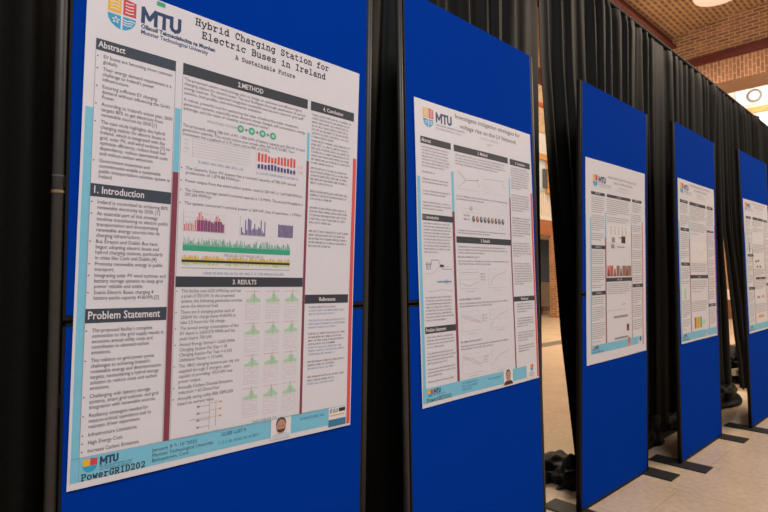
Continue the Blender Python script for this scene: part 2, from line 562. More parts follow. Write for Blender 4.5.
drape('drape', 'black drape panel at the left end behind the edge of the large first poster board', L((0, -1.1)), L((0, 1.0)), 3, 10, amp=0.024)
drape('drape', 'black drape panel behind the narrow gap between first and second boards', L((0, 0.98)), L((0, 2.875)), 11, 12, amp=0.028)
drape('drape', 'black drape whose edge slants beside the bright slit, above a heap of cloth',
      L((3.36, 2.885), (2.64, 2.905), (1.97, 2.98), (0.92, 3.11), (0.17, 3.26), (0, 3.27)), L((3.36, 4.80), (0, 4.62)), 21, 13, amp=0.042,
      pools=((3.30, 1.86, 0.26, 0.17, 0.13, 5), (3.22, 1.68, 0.16, 0.11, 0.17, 9), (4.38, 1.74, 0.36, 0.14, 0.24, 2)))
drape('drape', 'black drape panel behind the fourth board with a pale streak near its top',
      L((3.36, 4.78), (0, 4.60)), L((3.36, 6.62), (1.82, 6.57), (1.09, 6.70), (0.32, 6.76), (0, 6.78)), 33, 12, amp=0.045,
      pools=((5.05, 1.74, 0.30, 0.13, 0.20, 14), (6.35, 1.70, 0.42, 0.16, 0.20, 17)))
drape('drape', 'black drape panel between fourth and fifth boards, its edge pulled sideways over dark cloth',
      L((3.36, 6.55), (1.82, 6.57), (0.76, 6.96), (0.28, 7.15), (0, 7.2)), L((3.36, 8.36), (0, 8.36)), 41, 12, amp=0.045)
drape('drape', 'black drape panel at the far right end behind the cropped fifth board', L((0, 8.34)), L((0, 10.6)), 55, 13, amp=0.045)

t = thing('backdrop_stand', 'black pipe stand holding up the long run of drapes', 'stand', at(0, DP, 0))
b = MB(); b.tube((-1.2, 0, 3.355), (10.7, 0, 3.355), 0.016, M_BLACK); b.build('crossbar', t)
for a in (-0.9, 4.80, 8.35):
    b = MB(); b.tube((a, 0.055, 0.012), (a, 0.055, 3.36), 0.02, M_BLACK)
    if a > 8:
        b.lathe([(0.045, 3.30), (0.06, 3.34), (0.055, 3.41), (0.02, 3.44)], M_BLACK, 16, (a, 0.055))
    pl = b.build('upright', t)
    b = MB(); b.box((a - 0.2, -0.05, 0.0), (a + 0.2, 0.35, 0.012), M_FOOT); b.build('base_plate', t)

# dark bundle on the floor behind the fifth board
t = thing('cloth_bundle', 'dark bundle with pale patches on the floor seen left of the fifth board', 'bundle', at(8.1, 2.02, 0))
b = MB()


def lump(u, v, la=0.55, lp=0.30, lz=0.34, sd=31):
    th, phi = 2 * math.pi * u, 0.5 * math.pi * v
    d = Vector((math.cos(th) * math.cos(phi), math.sin(th) * math.cos(phi), math.sin(phi)))
    s = 0.9 + 0.4 * noise.noise(Vector((d.x * 2.6 + sd, d.y * 2.6, d.z * 2.6))) + 0.12 * noise.noise(Vector((d.x * 8 + sd, d.y * 8, d.z * 8)))
    return (la * d.x * s, lp * d.y * s, max(0.004, lz * d.z * s))


b.grid(lump, 56, 22, M_POOL); b.build('dark_cloth', t, None, True)
M_PALE = mat('pale_grey_cloth', (0.42, 0.39, 0.36), 0.7, 30, 0.15)
b = MB(); b.tube((-0.62, -0.16, 0.16), (-0.38, -0.30, 0.17), 0.045, M_PALE); b.build('white_roll', t)
b = MB(); b.tube((-0.1, 0.0, 0.36), (0.22, -0.1, 0.37), 0.07, mat('grey_cloth', (0.20, 0.19, 0.18), 0.7, 30, 0.2)); b.build('grey_roll', t)

# ------------------------------------------------------------------ poster boards
BW, BH = 0.9037, 2.4129
PW, PH = 0.8400, 1.1894
FIT = [[-0.7415, 1.23995, 0.80185, -0.00337, 0.02585, 0.00831, 0.8116, -0.01585],
       [0.10963, 1.96524, 0.80876, 0.00481, -0.02317, 0.05547, 0.80187, 0.01351],
       [1.09954, 3.01552, 0.82388, 0.00349, 0.01618, 0.04755, 0.79057, 0.01539],
       [2.09129, 3.7904, 0.81982, 6e-05, -0.00018, 0.0197, 0.81542, 0.00284],
       [3.17719, 4.64947, 0.83292, -0.0074, -0.01536, 0.02666, 0.79506, 0.00178]]


def board_matrix(b):
    d = Vector((math.sin(b[2]), math.cos(b[2]), 0))
    n = Vector((d.y, -d.x, 0))
    up = (Vector((0, 0, 1)) + b[3] * d + b[4] * n).normalized()
    x = (d - b[3] * Vector((0, 0, 1))).normalized()
    y = up.cross(x).normalized()
    x = y.cross(up).normalized()
    M = Matrix((x, y, up)).transposed().to_4x4()
    M.translation = Vector((b[0], b[1], 0.017))
    return M


BOARD_LABELS = ['large blue fabric board on the left carrying the charging station poster',
                'blue fabric board carrying the poster with grey line graphs, second from the left',
                'blue fabric board with a poster set in a wide white margin, third from the left',
                'blue fabric board fourth from the left, its poster showing a striped yellow chart',
                'blue fabric board at the right edge, cut off by the frame']


def make_board(i):
    b = FIT[i]
    M = board_matrix(b)
    t = thing('display_board', BOARD_LABELS[i], 'display board', M, 'blue display boards in a row')
    mid = BH / 2 - 0.012
    T = 0.006
    for (z0, z1) in ((0.0, mid - 0.010), (mid + 0.010, BH)):
        m = MB()
        m.box((0.0, 0.0, z0 + 0.004), (BW, 0.020, z1 - 0.001), M_BLUE, 0.0015)
        f = m.build('panel', t)
        m = MB()                                            # slim black edging round the fabric
        zb = z0 - (0.012 if z0 < 0.1 else 0.006)
        m.box((-T, 0.001, zb), (-0.0001, 0.024, z1), M_TRIM)
        m.box((BW + 0.0001, 0.001, zb), (BW + T, 0.024, z1), M_TRIM)
        m.box((-0.0001, 0.001, zb), (BW + 0.0001, 0.024, z0 + 0.0035), M_TRIM)
        if z1 < BH - 0.1:
            m.box((-0.0001, 0.001, z1), (BW + 0.0001, 0.024, z1 + 0.006), M_TRIM)
        m.build('edging', f)
    for s, xc in ((-1, -T - 0.0135), (1, BW + T + 0.0135)):
        m = MB()
        m.lathe([(0.0125, -0.008), (0.0125, BH - 0.004), (0.010, BH)], M_POST if i < 2 else M_BLACK, 14, (xc, 0.012))
        p = m.build('post', t, None, True)
        if i == 0 and s < 0:
            m = MB()
            m.lathe([(0.0134, 1.487), (0.0140, 1.488), (0.0140, 1.493), (0.0134, 1.494)], M_COLLAR, 14, (xc, 0.012))
            c = m.build('joint_ring', p)
            c['label'] = 'tan ring at the joint of the post'
            m = MB(); m.lathe([(0.0131, 1.525), (0.0131, 1.528)], mat('pale_joint', (0.09, 0.085, 0.08), 0.4, 50, 0.1), 14, (xc, 0.012)); m.build('joint_seam', p)
        for k in (0.35, 1.0, 1.5, 2.1):
            m = MB()
            x0, x1 = (xc + 0.006, -T + 0.001) if s < 0 else (BW + T - 0.001, xc - 0.006)
            m.box((x0, 0.006, k), (x1, 0.018, k + 0.03), M_TRIM)
            m.build('bracket', p)
        # flat foot plate lies level on the floor whatever the lean of the board
        m = MB()
        m.box((-0.08, -0.185, 0), (0.08, 0.185, 0.007), M_FOOT, 0.002)
        base = M @ Vector((xc, 0.012, -0.012))
        fm = Matrix.Translation((base.x, base.y, 0.0005)) @ Matrix.Rotation(math.pi / 2 - b[2], 4, 'Z')
        fo = m.build('foot', t)
        fo.matrix_world = fm
        fo.matrix_parent_inverse = M.inverted()
        fo.matrix_basis = fm
    return M


# ------------------------------------------------------------------ posters
TXT = bpy.data.curves.new('lettering', 'FONT')
TXT.resolution_u = 2
TXT_OB = bpy.data.objects.new('lettering', TXT)
COL.objects.link(TXT_OB)


def text_mesh(body, size, bold=0.0):
    """verts (x, y) and faces of one line; x from 0, y from the baseline"""
    TXT.body = body
    TXT.size = size
    TXT.offset = bold
    dg = bpy.context.evaluated_depsgraph_get()
    dg.update()
    me = TXT_OB.evaluated_get(dg).to_mesh()
    vs = [(v.co.x, v.co.y) for v in me.vertices]
    fs = [tuple(p.vertices) for p in me.polygons]
    TXT_OB.evaluated_get(dg).to_mesh_clear()
    return vs, fs


def arc(cx, cy, rx, ry, a0, a1, n=12):
    return [(cx + rx * math.cos(math.radians(a0 + (a1 - a0) * k / n)), cy + ry * math.sin(math.radians(a0 + (a1 - a0) * k / n))) for k in range(n + 1)]


def hz(y, a, b): return [(a, y), (b, y)]
def vt(x, a, b): return [(x, a), (x, b)]


_S = [(.82, .8), (.7, .95), (.5, 1), (.3, .95), (.18, .8), (.22, .63), (.5, .52), (.78, .4), (.85, .22), (.72, .05), (.5, 0), (.28, .05), (.15, .22)]
TYPE = {
    'H': [vt(.2, 0, 1), vt(.8, 0, 1), hz(.52, .2, .8), hz(0, .03, .38), hz(1, .03, .38), hz(0, .62, .97), hz(1, .62, .97)],
    'y': [[(.1, .7), (.5, .05)], [(.92, .7), (.42, -.25)], hz(-.26, .12, .5), hz(.7, 0, .28), hz(.7, .72, 1)],
    'b': [vt(.2, 0, 1), hz(1, .03, .2), hz(0, .03, .2), arc(.53, .35, .33, .35, 0, 360, 18)],
    'r': [vt(.3, 0, .7), hz(.7, .08, .3), hz(0, .08, .62), [(.3, .42), (.5, .65), (.7, .7), (.9, .6)]],
    'i': [vt(.5, 0, .7), hz(.7, .2, .5), hz(0, .12, .88), [(.46, .92), (.54, .92)]],
    'd': [arc(.45, .35, .33, .35, 0, 360, 18), vt(.8, 0, 1), hz(1, .6, .8), hz(0, .8, .97)],
    'C': [arc(.52, .5, .4, .5, 40, 320, 16), vt(.88, .66, 1)],
    'h': [vt(.2, 0, 1), hz(1, .03, .2), hz(0, .03, .38), hz(0, .62, .97), [(.2, .5), (.4, .68), (.6, .7), (.78, .58), (.8, .4), (.8, 0)]],
    'a': [[(.2, .62), (.4, .7), (.6, .7), (.74, .6), (.76, .45), (.76, 0), (.95, 0)], arc(.45, .2, .31, .21, 0, 360, 16)],
    'g': [arc(.45, .36, .33, .34, 0, 360, 18), [(.95, .7), (.78, .7), (.78, -.1), (.68, -.25), (.45, -.28), (.25, -.26)]],
    'n': [vt(.2, 0, .7), hz(.7, .03, .2), hz(0, .03, .38), hz(0, .62, .97), [(.2, .5), (.4, .68), (.6, .7), (.78, .58), (.8, .4), (.8, 0)]],
    'S': [_S, vt(.84, .76, 1), vt(.15, 0, .26)],
    't': [vt(.35, .15, .95), hz(.7, .08, .82), [(.35, .15), (.45, .02), (.65, 0), (.9, .08)]],
    'o': [arc(.5, .35, .38, .35, 0, 360, 18)],
    'f': [vt(.38, 0, .8), [(.38, .8), (.48, .97), (.65, 1), (.9, .96)], hz(.68, .1, .8), hz(0, .1, .75)],
    'E': [vt(.2, 0, 1), hz(1, .05, .85), hz(0, .05, .88), hz(.52, .2, .6), vt(.85, .77, 1), vt(.88, 0, .25), vt(.6, .4, .64)],
    'l': [vt(.5, 0, 1), hz(1, .2, .5), hz(0, .12, .88)],
    'e': [[(.14, .36), (.86, .36)], arc(.5, .35, .37, .35, 2, 322, 16)],
    'c': [arc(.5, .35, .38, .35, 45, 318, 14), vt(.85, .46, .7)],
    'B': [vt(.22, 0, 1), hz(1, .05, .6), hz(0, .05, .62), hz(.53, .22, .6), arc(.6, .765, .25, .235, -90, 90), arc(.62, .265, .3, .265, -90, 90)],
    'u': [hz(.7, .03, .2), [(.2, .7), (.2, .2), (.3, .03), (.45, 0), (.62, .05), (.78, .2)], vt(.78, 0, .7), hz(.7, .6, .78), hz(0, .78, .96)],
    's': [[(x, y * .7) for x, y in _S], vt(.8, .54, .7), vt(.18, 0, .16)],
    'I': [vt(.5, 0, 1), hz(1, .18, .82), hz(0, .18, .82)],
    'A': [[(.1, 0), (.5, 1), (.9, 0)], hz(.36, .26, .74), hz(0, 0, .32), hz(0, .68, 1), hz(1, .25, .5)],
    'F': [vt(.2, 0, 1), hz(1, .05, .88), hz(.5, .2, .62), hz(0, .05, .52), vt(.88, .77, 1), vt(.62, .38, .62)],
    'P': [vt(.22, 0, 1), hz(1, .05, .6), hz(.47, .22, .6), hz(0, .05, .5), arc(.6, .735, .27, .265, -90, 90)],
    'w': [[(.08, .7), (.28, 0), (.5, .5), (.72, 0), (.92, .7)], hz(.7, 0, .26), hz(.7, .74, 1)],
    'G': [arc(.52, .5, .4, .5, 40, 330, 16), vt(.86, .1, .4), hz(.4, .58, .98), vt(.88, .7, 1)],
    'R': [vt(.22, 0, 1), hz(1, .05, .6), hz(.47, .22, .6), hz(0, .05, .42), arc(.6, .735, .27, .265, -90, 90), [(.52, .47), (.85, 0), (1, 0)]],
    'D': [vt(.22, 0, 1), hz(1, .06, .5), hz(0, .06, .5), arc(.5, .5, .4, .5, -90, 90, 14)],
    '2': [[(.15, .76), (.25, .94), (.5, 1), (.75, .93), (.83, .75), (.75, .55), (.15, .02), (.85, .02), (.85, .2)]],
    '0': [arc(.5, .5, .33, .5, 0, 360, 20)],
}


class Print:
    """lays ink on one poster; s runs 0..1 across, t 0..1 down the sheet"""

    def __init__(self, M, seed, wave=0.004, smap=None):
        self.M, self.seed, self.wave = M, seed, wave
        self.smap = smap
        self.rnd = random.Random(seed)
        self.mb = None
        self.L = 1

    def bulge(self, x, z):
        s = self.seed
        e = abs(z / PH - 0.5) * 2
        return self.wave * (0.5 + 0.5 * math.sin(7.5 * x / PW + s)) * (0.25 + 0.75 * e) + 0.3 * self.wave * (0.5 + 0.5 * math.sin(9 * z + s * 2))

    def pt(self, x, z, layer=None):
        layer = self.L if layer is None else layer
        return (x, -(0.0022 + 0.00028 * layer) - self.bulge(x, z), z)

    def xz(self, s, t):
        if self.smap:
            a, b, c, d = self.smap
            s, t = a + b * s, c + d * t
        return s * PW, (1 - t) * PH

    def poly(self, pts, material, layer=None):
        self.mb.add([self.pt(*self.xz(s, t), layer) for s, t in pts], [tuple(range(len(pts)))], material)

    def rect(self, s0, t0, s1, t1, material, layer=None):
        nu = max(1, int(abs(s1 - s0) / 0.04))
        nv = max(1, int(abs(t1 - t0) / 0.04))
        self.mb.grid(lambda u, v: self.pt(*self.xz(s0 + (s1 - s0) * u, t1 + (t0 - t1) * v), layer), nu, nv, material)

    def stroke(self, pts, w, material, layer=None):
        """polyline in (s, t), width in metres"""
        q = [Vector(self.xz(*p)) for p in pts]
        self.stroke_m(q, w, material, layer)

    def stroke_m(self, q, w, material, layer=None):
        for a, b in zip(q, q[1:]):
            d = b - a
            if d.length < 1e-6:
                continue
            d = d.normalized() * w * 0.5
            n = Vector((-d.y, d.x))
            a2, b2 = a - d * 0.6, b + d * 0.6
            self.mb.add([self.pt(p.x, p.y, layer) for p in (a2 - n, b2 - n, b2 + n, a2 + n)], [(0, 1, 2, 3)], material)

    def disc(self, s, t, rs, material, layer=None, n=18, sy=1.0):
        x, z = self.xz(s, t)
        r = rs * PW
        self.mb.add([self.pt(x + r * math.cos(2 * math.pi * k / n), z + sy * r * math.sin(2 * math.pi * k / n), layer) for k in range(n)], [tuple(range(n))], material)

    def text(self, body, s, t, size, material, width=None, align='l', bold=0.0, layer=None, kx=1.0):
        """t is the baseline; size in fractions of the sheet height; width (fraction of sheet) stretches the line"""
        vs, fs = text_mesh(body, size * PH, bold)
        if not vs:
            return
        k = kx
        w = max(v[0] for v in vs)
        if width:
            k = width * PW * (self.smap[1] if self.smap else 1) / w
        x, z = self.xz(s, t)
        if align == 'c':
            x -= w * k / 2
        self.mb.add([self.pt(x + a * k, z + b, layer) for a, b in vs], fs, material)

    def typed(self, body, s, t, s_end, cap, material, weight=0.13, layer=None):
        """typewriter lettering from s to s_end; cap height in sheet fractions"""
        x0, z0 = self.xz(s, t)
        x1, _ = self.xz(s_end, t)
        adv = (x1 - x0) / len(body)
        h = cap * PH
        for k, ch in enumerate(body):
            for st in TYPE.get(ch, []):
                self.stroke_m([Vector((x0 + adv * (k + 0.06 + 0.86 * px), z0 + h * py)) for px, py in st], weight * h, material, layer)

    def greek(self, s0, s1, t0, n, pitch, material, xh=0.45, last=0.6, word=False, layer=None):
        """n lines of print too small to read: word after word of tiny letter strokes"""
        R = self.rnd
        for k in range(n):
            s = s0
            end = s0 + (s1 - s0) * (last if k == n - 1 else R.uniform(0.88, 1.0))
            t = t0 + pitch * k
            h = pitch * xh
            lw = h * PH / PW * 0.62
            while s < end:
                nl = R.choice((2, 3, 4, 5, 6, 7, 8))
                e = min(s + nl * lw, end)
                if word:
                    self.rect(s, t - h, e, t - h * 0.25, material, layer)
                else:
                    q = s
                    while q + lw * 0.8 <= e:
                        self.letter(q, t, lw * 0.72, h, R, material, layer)
                        q += lw
                s = e + lw * 0.8

    def letter(self, s, t, w, h, R, material, layer):
        k = R.random()
        b = w * 0.26
        hb = h * 0.2
        top = t - h * (1.5 if k > 0.75 else 1.0)
        self.rect(s, top, s + b, t, material, layer)
        if k < 0.6:
            self.rect(s + b, t - h, s + w, t - h + hb, material, layer)
        if 0.3 < k < 0.85:
            self.rect(s + b, t - hb, s + w, t, material, layer)
        if k < 0.5 or k > 0.9:
            self.rect(s + w - b, t - h, s + w, t, material, layer)

    def part(self, name, label=None):
        self.flush()
        self.mb = MB()
        self.pname = name
        self.plabel = label

    def flush(self):
        if self.mb is not None and self.mb.f:
            o = self.mb.build(self.pname, self.root)
            if self.plabel:
                o['label'] = self.plabel
        self.mb = None


def sheet(P, root):
    """the paper: front, back and cut edge"""
    m = MB()
    nu, nv = 28, 36
    F = lambda u, v: P.pt(u * PW, v * PH, 0)
    B = lambda u, v: (lambda q: (q[0], q[1] + 0.0009, q[2]))(P.pt(u * PW, v * PH, 0))
    m.grid(F, nu, nv, M_PAPER)
    m.grid(B, nu, nv, M_PAPER, True)
    for k, (fn, n) in enumerate((((lambda r: (r, 0.0)), nu), ((lambda r: (r, 1.0)), nu), ((lambda r: (0.0, r)), nv), ((lambda r: (1.0, r)), nv))):
        m.grid(lambda u, v: (F if v else B)(*fn(u)), n, 1, M_PAPER, k in (1, 2))
    o = m.build('sheet', root, None, True)
    return o


def crest(P, s0, t0, s1, t1, detail=True):
    """four-quarter shield"""
    W, H = s1 - s0, t1 - t0
    X = lambda u, v: (s0 + W * u, t0 + H * v)
    g = 0.035
    P.poly([X(0, 0.06), X(0.5 - g, 0.0), X(0.5 - g, 0.52), X(0, 0.52)][::-1], ink('yellow'))
    P.poly([X(0.5 + g, 0.0), X(1, 0.06), X(1, 0.52), X(0.5 + g, 0.52)][::-1], ink('crest_red'))
    left = [X(0, 0.58), X(0.5 - g, 0.58), X(0.5 - g, 1.0), X(0.32, 0.97), X(0.14, 0.87), X(0.03, 0.73)]
    right = [X(0.5 + g, 0.58), X(1, 0.58), X(0.97, 0.73), X(0.86, 0.87), X(0.68, 0.97), X(0.5 + g, 1.0)]
    P.poly(left[::-1], ink('crest_blue'))
    P.poly(right[::-1], ink('crest_blue'))
    if detail:
        wd = 0.055 * W * PW
        for k in range(4):
            y = 0.12 + 0.1 * k
            P.stroke([X(0.1, y), X(0.25, y - 0.02), X(0.4, y)], wd * 0.7, ink('white'), 2)
            P.stroke([X(0.62, y), X(0.75, y + 0.015), X(0.9, y - 0.01)], wd * 0.7, ink('white'), 2)
        for k in range(3):
            y = 0.67 + 0.075 * k
            P.stroke([X(0.56, y), X(0.7, y + 0.02), X(0.82, y - 0.02), X(0.94 - 0.05 * k, y)], wd * 0.7, ink('white'), 2)
        st = []
        for k in range(11):
            r = (0.13 if k % 2 == 0 else 0.055)
            st.append(X(0.29 + r * math.sin(k * math.pi / 5), 0.745 - 0.95 * r * W / H * PW / PH * math.cos(k * math.pi / 5)))
        P.stroke(st, wd * 0.5, ink('white'), 2)


def mtu(P, s0, t0, s1, t1, layer):
    W, H = s1 - s0, t1 - t0
    X = lambda u, v: (s0 + W * u, t1 - H * v)
    w = 0.25 * H * PH
    for pts in ([(0.04, 0), (0.04, 0.97), (0.195, 0.30), (0.35, 0.97), (0.35, 0)], [(0.42, 0.93), (0.70, 0.93)], [(0.56, 0), (0.56, 0.93)],
                [(0.75, 1.0), (0.75, 0.32), (0.78, 0.16), (0.855, 0.07), (0.93, 0.16), (0.96, 0.32), (0.96, 1.0)]):
        P.stroke([X(*q) for q in pts], w, ink('navy'), layer)


def wordmark(P, s0, s1, t_top, t_base, sub=True, exact=True):
    cap = t_base - t_top
    mtu(P, s0, t_top, s1, t_base, 1)
    if sub:
        if exact:
            P.text('Ollscoil Teicneolaíochta na Mumhan', s0, t_base + cap * 0.42, cap * 0.40, ink('navy'), (s1 - s0) * 1.97, bold=0.0006)
            P.text('Munster Technological University', s0, t_base + cap * 0.80, cap * 0.40, ink('navy'), (s1 - s0) * 1.77, bold=0.0003)
        else:
            P.greek(s0, s0 + (s1 - s0) * 1.9, t_base + cap * 0.42, 1, 0.01, ink('navy'), 0.5, 1.0)
            P.greek(s0, s0 + (s1 - s0) * 1.7, t_base + cap * 0.80, 1, 0.01, ink('grey'), 0.5, 1.0)


def heading(P, s0, t0, s1, t1, body, align='l', size=None, tint='bar'):
    P.part('section_heading')
    P.rect(s0, t0, s1, t1, ink(tint), 2)
    if body:
        h = t1 - t0
        sz = size or h * 0.80
        if align == 'c':
            P.text(body, (s0 + s1) / 2, t1 - h * 0.27, sz, ink('white'), None, 'c', 0.00028, 3, 0.86)
        else:
            P.text(body, s0 + 0.006, t1 - h * 0.27, sz, ink('white'), None, 'l', 0.00028, 3, 0.80)


def strips(P):
    P.part('colour_strip'); P.rect(0.007, 0.258, 0.027, 0.986, ink('cyan'))
    P.part('colour_strip'); P.rect(0.255, 0.221, 0.273, 0.361, ink('cyan')); P.rect(0.255, 0.361, 0.273, 0.944, ink('maroon'))
    P.part('colour_strip'); P.rect(0.7535, 0.205, 0.7645, 0.280, ink('cyan')); P.rect(0.7535, 0.280, 0.7645, 0.944, ink('maroon'))
    P.part('colour_strip'); P.rect(0.979, 0.247, 0.996, 0.994, ink('red'))


def portrait(P, s0, t0, s1, t1, beard=True, shirt='shirt'):
    W, H = s1 - s0, t1 - t0
    P.part('portrait_photo')
    P.rect(s0, t0, s1, t1, ink('white'), 6)
    cx = (s0 + s1) / 2
    r = W * 0.24
    P.poly([(s0 + 0.04 * W, t1), (s0 + 0.06 * W, t1 - 0.17 * H), (cx - 0.15 * W, t1 - 0.29 * H), (cx + 0.15 * W, t1 - 0.29 * H), (s1 - 0.06 * W, t1 - 0.17 * H), (s1 - 0.04 * W, t1)], ink(shirt), 7)
    P.rect(cx - 0.09 * W, t0 + 0.60 * H, cx + 0.09 * W, t0 + 0.76 * H, ink('skin'), 8)
    P.disc(cx, t0 + 0.31 * H, r * 1.05, ink('hair'), 8, 24, 1.15)
    P.disc(cx, t0 + 0.43 * H, r, ink('skin'), 9, 24, 1.3)
    if beard:
        P.poly([(cx - 0.20 * W, t0 + 0.50 * H), (cx - 0.14 * W, t0 + 0.56 * H), (cx + 0.14 * W, t0 + 0.56 * H), (cx + 0.20 * W, t0 + 0.50 * H),
                (cx + 0.17 * W, t0 + 0.64 * H), (cx, t0 + 0.71 * H), (cx - 0.17 * W, t0 + 0.64 * H)][::-1], ink('hair'), 10)
    P.rect(cx - 0.15 * W, t0 + 0.385 * H, cx - 0.05 * W, t0 + 0.41 * H, ink('hair'), 10)
    P.rect(cx + 0.05 * W, t0 + 0.385 * H, cx + 0.15 * W, t0 + 0.41 * H, ink('hair'), 10)
    P.rect(cx - 0.07 * W, t0 + 0.60 * H, cx + 0.07 * W, t0 + 0.615 * H, ink('chart_red'), 11)


def poster_thing(i, M, label, seed, smap=None):
    b = FIT[i]
    R = M @ Matrix.Translation((b[5], 0, b[6])) @ Matrix.Rotation(-b[7], 4, 'Y')
    t = thing('conference_poster', label, 'poster', R, 'research posters on the blue boards')
    P = Print(M, seed, 0.004 if i < 2 else 0.003, smap)
    P.root = t
    sheet(P, t)
    return P


def block(P, s, t, pitch, size, paras, gap, width_col, bullets=True, material='text', bold=0.0, indent=0.017):
    """paragraphs of readable lines; each line is (text)"""
    y = t
    ind = indent if bullets else 0
    longest = max(max(v[0] for v in text_mesh(line, size * PH)[0]) for para in paras for line in para)
    k = min(1.0, (width_col - ind) * PW / longest)
    for para in paras:
        P.part('text_block')
        if bullets:
            P.disc(s + 0.003, y - size * 0.28, 0.0020, ink('text'), 1, 8)
        for line in para:
            P.text(line, s + ind, y, size, ink(material), None, 'l', bold, None, k)
            y += pitch
        y += gap * pitch
    return y


def make_poster_charging():
    P = poster_thing(0, BM[0], 'large poster about a hybrid charging station for electric buses on the first board', 0.6)
    P.part('crest'); crest(P, 0.053, 0.022, 0.130, 0.088)
    P.part('wordmark'); wordmark(P, 0.145, 0.264, 0.027, 0.058)
    P.part('green_mark'); P.rect(0.188, 0.003, 0.213, 0.012, ink('green'), 2)
    P.part('title')
    P.typed('Hybrid Charging Station for', 0.309, 0.0235, 0.846, 0.0145, ink('dark'), 0.19)
    P.typed('Electric Buses in Ireland', 0.332, 0.0490, 0.831, 0.0145, ink('dark'), 0.19)
    P.part('subtitle')
    P.typed('A Sustainable Future', 0.452, 0.0720, 0.693, 0.0095, ink('dark'), 0.19)
    strips(P)
    heading(P, 0.027, 0.119, 0.2525, 0.1415, 'Abstract', tint='bar_blue')
    heading(P, 0.027, 0.407, 0.2540, 0.4325, '1. Introduction', tint='bar_blue')
    heading(P, 0.028, 0.654, 0.2520, 0.682, 'Problem Statement', tint='bar_blue')
    heading(P, 0.2755, 0.1175, 0.7515, 0.1425, '2.METHOD', 'c', 0.0165)
    heading(P, 0.2755, 0.588, 0.7525, 0.6115, '3. RESULTS', 'c', 0.0155)
    heading(P, 0.766, 0.118, 0.9775, 0.1425, '4. Conclusion', 'c', 0.0145)
    heading(P, 0.765, 0.6325, 0.9735, 0.656, 'References', 'c', 0.0145)
    P.part('column_outline')
    for s in (0.0272, 0.2525, 0.2757):
        P.stroke([(s, 0.141), (s, 0.94 if s > 0.1 else 0.985)], 0.0011, ink('grey'))
    block(P, 0.030, 0.1560, 0.0105, 0.0106, [
        ['EV buses are becoming more common', 'globally.'],
        ["Their energy demand requirement is a", "challenge to Ireland's power", 'infrastructure.'],
        ['Ensuring sufficient EV charging', "demand without influencing the Grid's", 'Power.'],
        ["According to Ireland's action plan, 2030", 'targets 80% to get electricity from', 'renewable sources by 2030.[1]'],
        ['The case study highlights the hybrid', 'charging station for electric buses in', 'Ireland, which is integrated with the', 'grid, solar PV, and wind turbines [2] to',
         'optimize efficiency, reduce fossil fuel', 'dependency, reduce operational costs', 'and reduce carbon emissions.'],
        ['Government incentives and', 'commitments enable a sustainable', 'public transportation solution system in', 'Ireland.']], 0.36, 0.217, bold=0.00007)
    block(P, 0.030, 0.446, 0.0108, 0.0108, [
        ['Ireland is committed to achieving 80%', 'renewable electricity by 2030. [1]'],
        ['An essential part of this strategy', 'involves transitioning to electric public', 'transportation and incorporating', 'renewable energy sources into its', 'charging infrastructure.'],
        ['Bus Éireann and Dublin Bus have', 'begun adopting electric buses and', 'hybrid charging stations, particularly', 'in cities like Cork and Dublin.[4]'],
        ['Promote renewable energy in public', 'transport.'],
        ['Integrating solar PV wind turbines and', 'battery storage systems to keep grid', 'power reliable and stable.'],
        ['Scania Electric Buses charging 4', 'battery packs capacity 416kWh.[5]']], 0.12, 0.217, bold=0.00007)
    block(P, 0.030, 0.700, 0.0108, 0.0108, [
        ["The proposed facility's complete", 'connection to the grid supply results in', 'excessive annual utility costs and', 'contributes to elevated carbon', 'emissions.'],
        ['This reliance on grid power poses', "challenges to achieving Ireland's", 'renewable energy and decarbonisation', 'targets, necessitating a hybrid energy', 'solution to reduce costs and carbon', 'emissions.'],
        ['Challenging with battery storage', 'systems, smart grid solution, and grid', 'integration with renewable sources.'],
        ['Resiliency strategies needed for', 'mission-critical operations and to', 'maintain driver experience.'],
        ['Infrastructure Limitations.'], ['High Energy Cost.'], ['Increase Carbon Emissions.']], 0.44, 0.215, bold=0.00007)
    block(P, 0.281, 0.1555, 0.0100, 0.0102, [
        ['The proposed system methodology aims to design an optimized and efficient hybrid', 'charging station for electric buses. The tool facilitates thorough examination of various',
         'energy sources. This approach integrates renewable sources and caters for grid tariff', 'systems, load profiles, and environmental evaluation.']], 0, 0.462, False)
    block(P, 0.281, 0.2005, 0.0100, 0.0102, [
        ['A robust, powerful tool for optimizing the value of behind-the-meter investment', 'generation systems, especially when demand charge changes, self-consumption, energy',
         'arbitrage, and the value of reliability and resilience matter.']], 0, 0.462, False)
    P.part('text_block'); P.text('PROPOSED SYSTEM:', 0.360, 0.2375, 0.0085, ink('grey'))
    P.part('icon_row')
    for k in range(4):
        s = 0.480 + 0.0423 * k
        P.disc(s, 0.2345, 0.0125, ink('teal'), 2)
        P.disc(s, 0.2345, 0.0062, ink('mint'), 3)
        if k < 3:
            P.stroke([(s + 0.0165, 0.2345), (s + 0.026, 0.2345)], 0.002, ink('text'), 2)
            P.stroke([(s + 0.02125, 0.2312), (s + 0.02125, 0.2378)], 0.002, ink('text'), 2)
    block(P, 0.281, 0.2575, 0.0098, 0.0102, [
        ['The proposed, adding 780 kW of PV, 1,000 kWh of battery capacity and 206 kW of wind', 'generation capacity. This would reduce your annual utility bill to €155,082. Your',
         'investment has a payback of 3.77 years and an IRR of 25.02%.']], 0, 0.462, False)
    P.part('chart')
    for k in range(7):
        P.stroke([(0.315, 0.280 + 0.0065 * k), (0.520, 0.280 + 0.0065 * k)], 0.0009, ink('light'))
    P.stroke([(0.315, 0.275), (0.315, 0.322)], 0.001, ink('light'))
    P.greek(0.335, 0.50, 0.3335, 1, 0.010, ink('link'), 0.5, 1.0)
    P.greek(0.287, 0.305, 0.288, 4, 0.009, ink('light'), 0.45, 0.8)
    P.part('chart')
    R = random.Random(4)
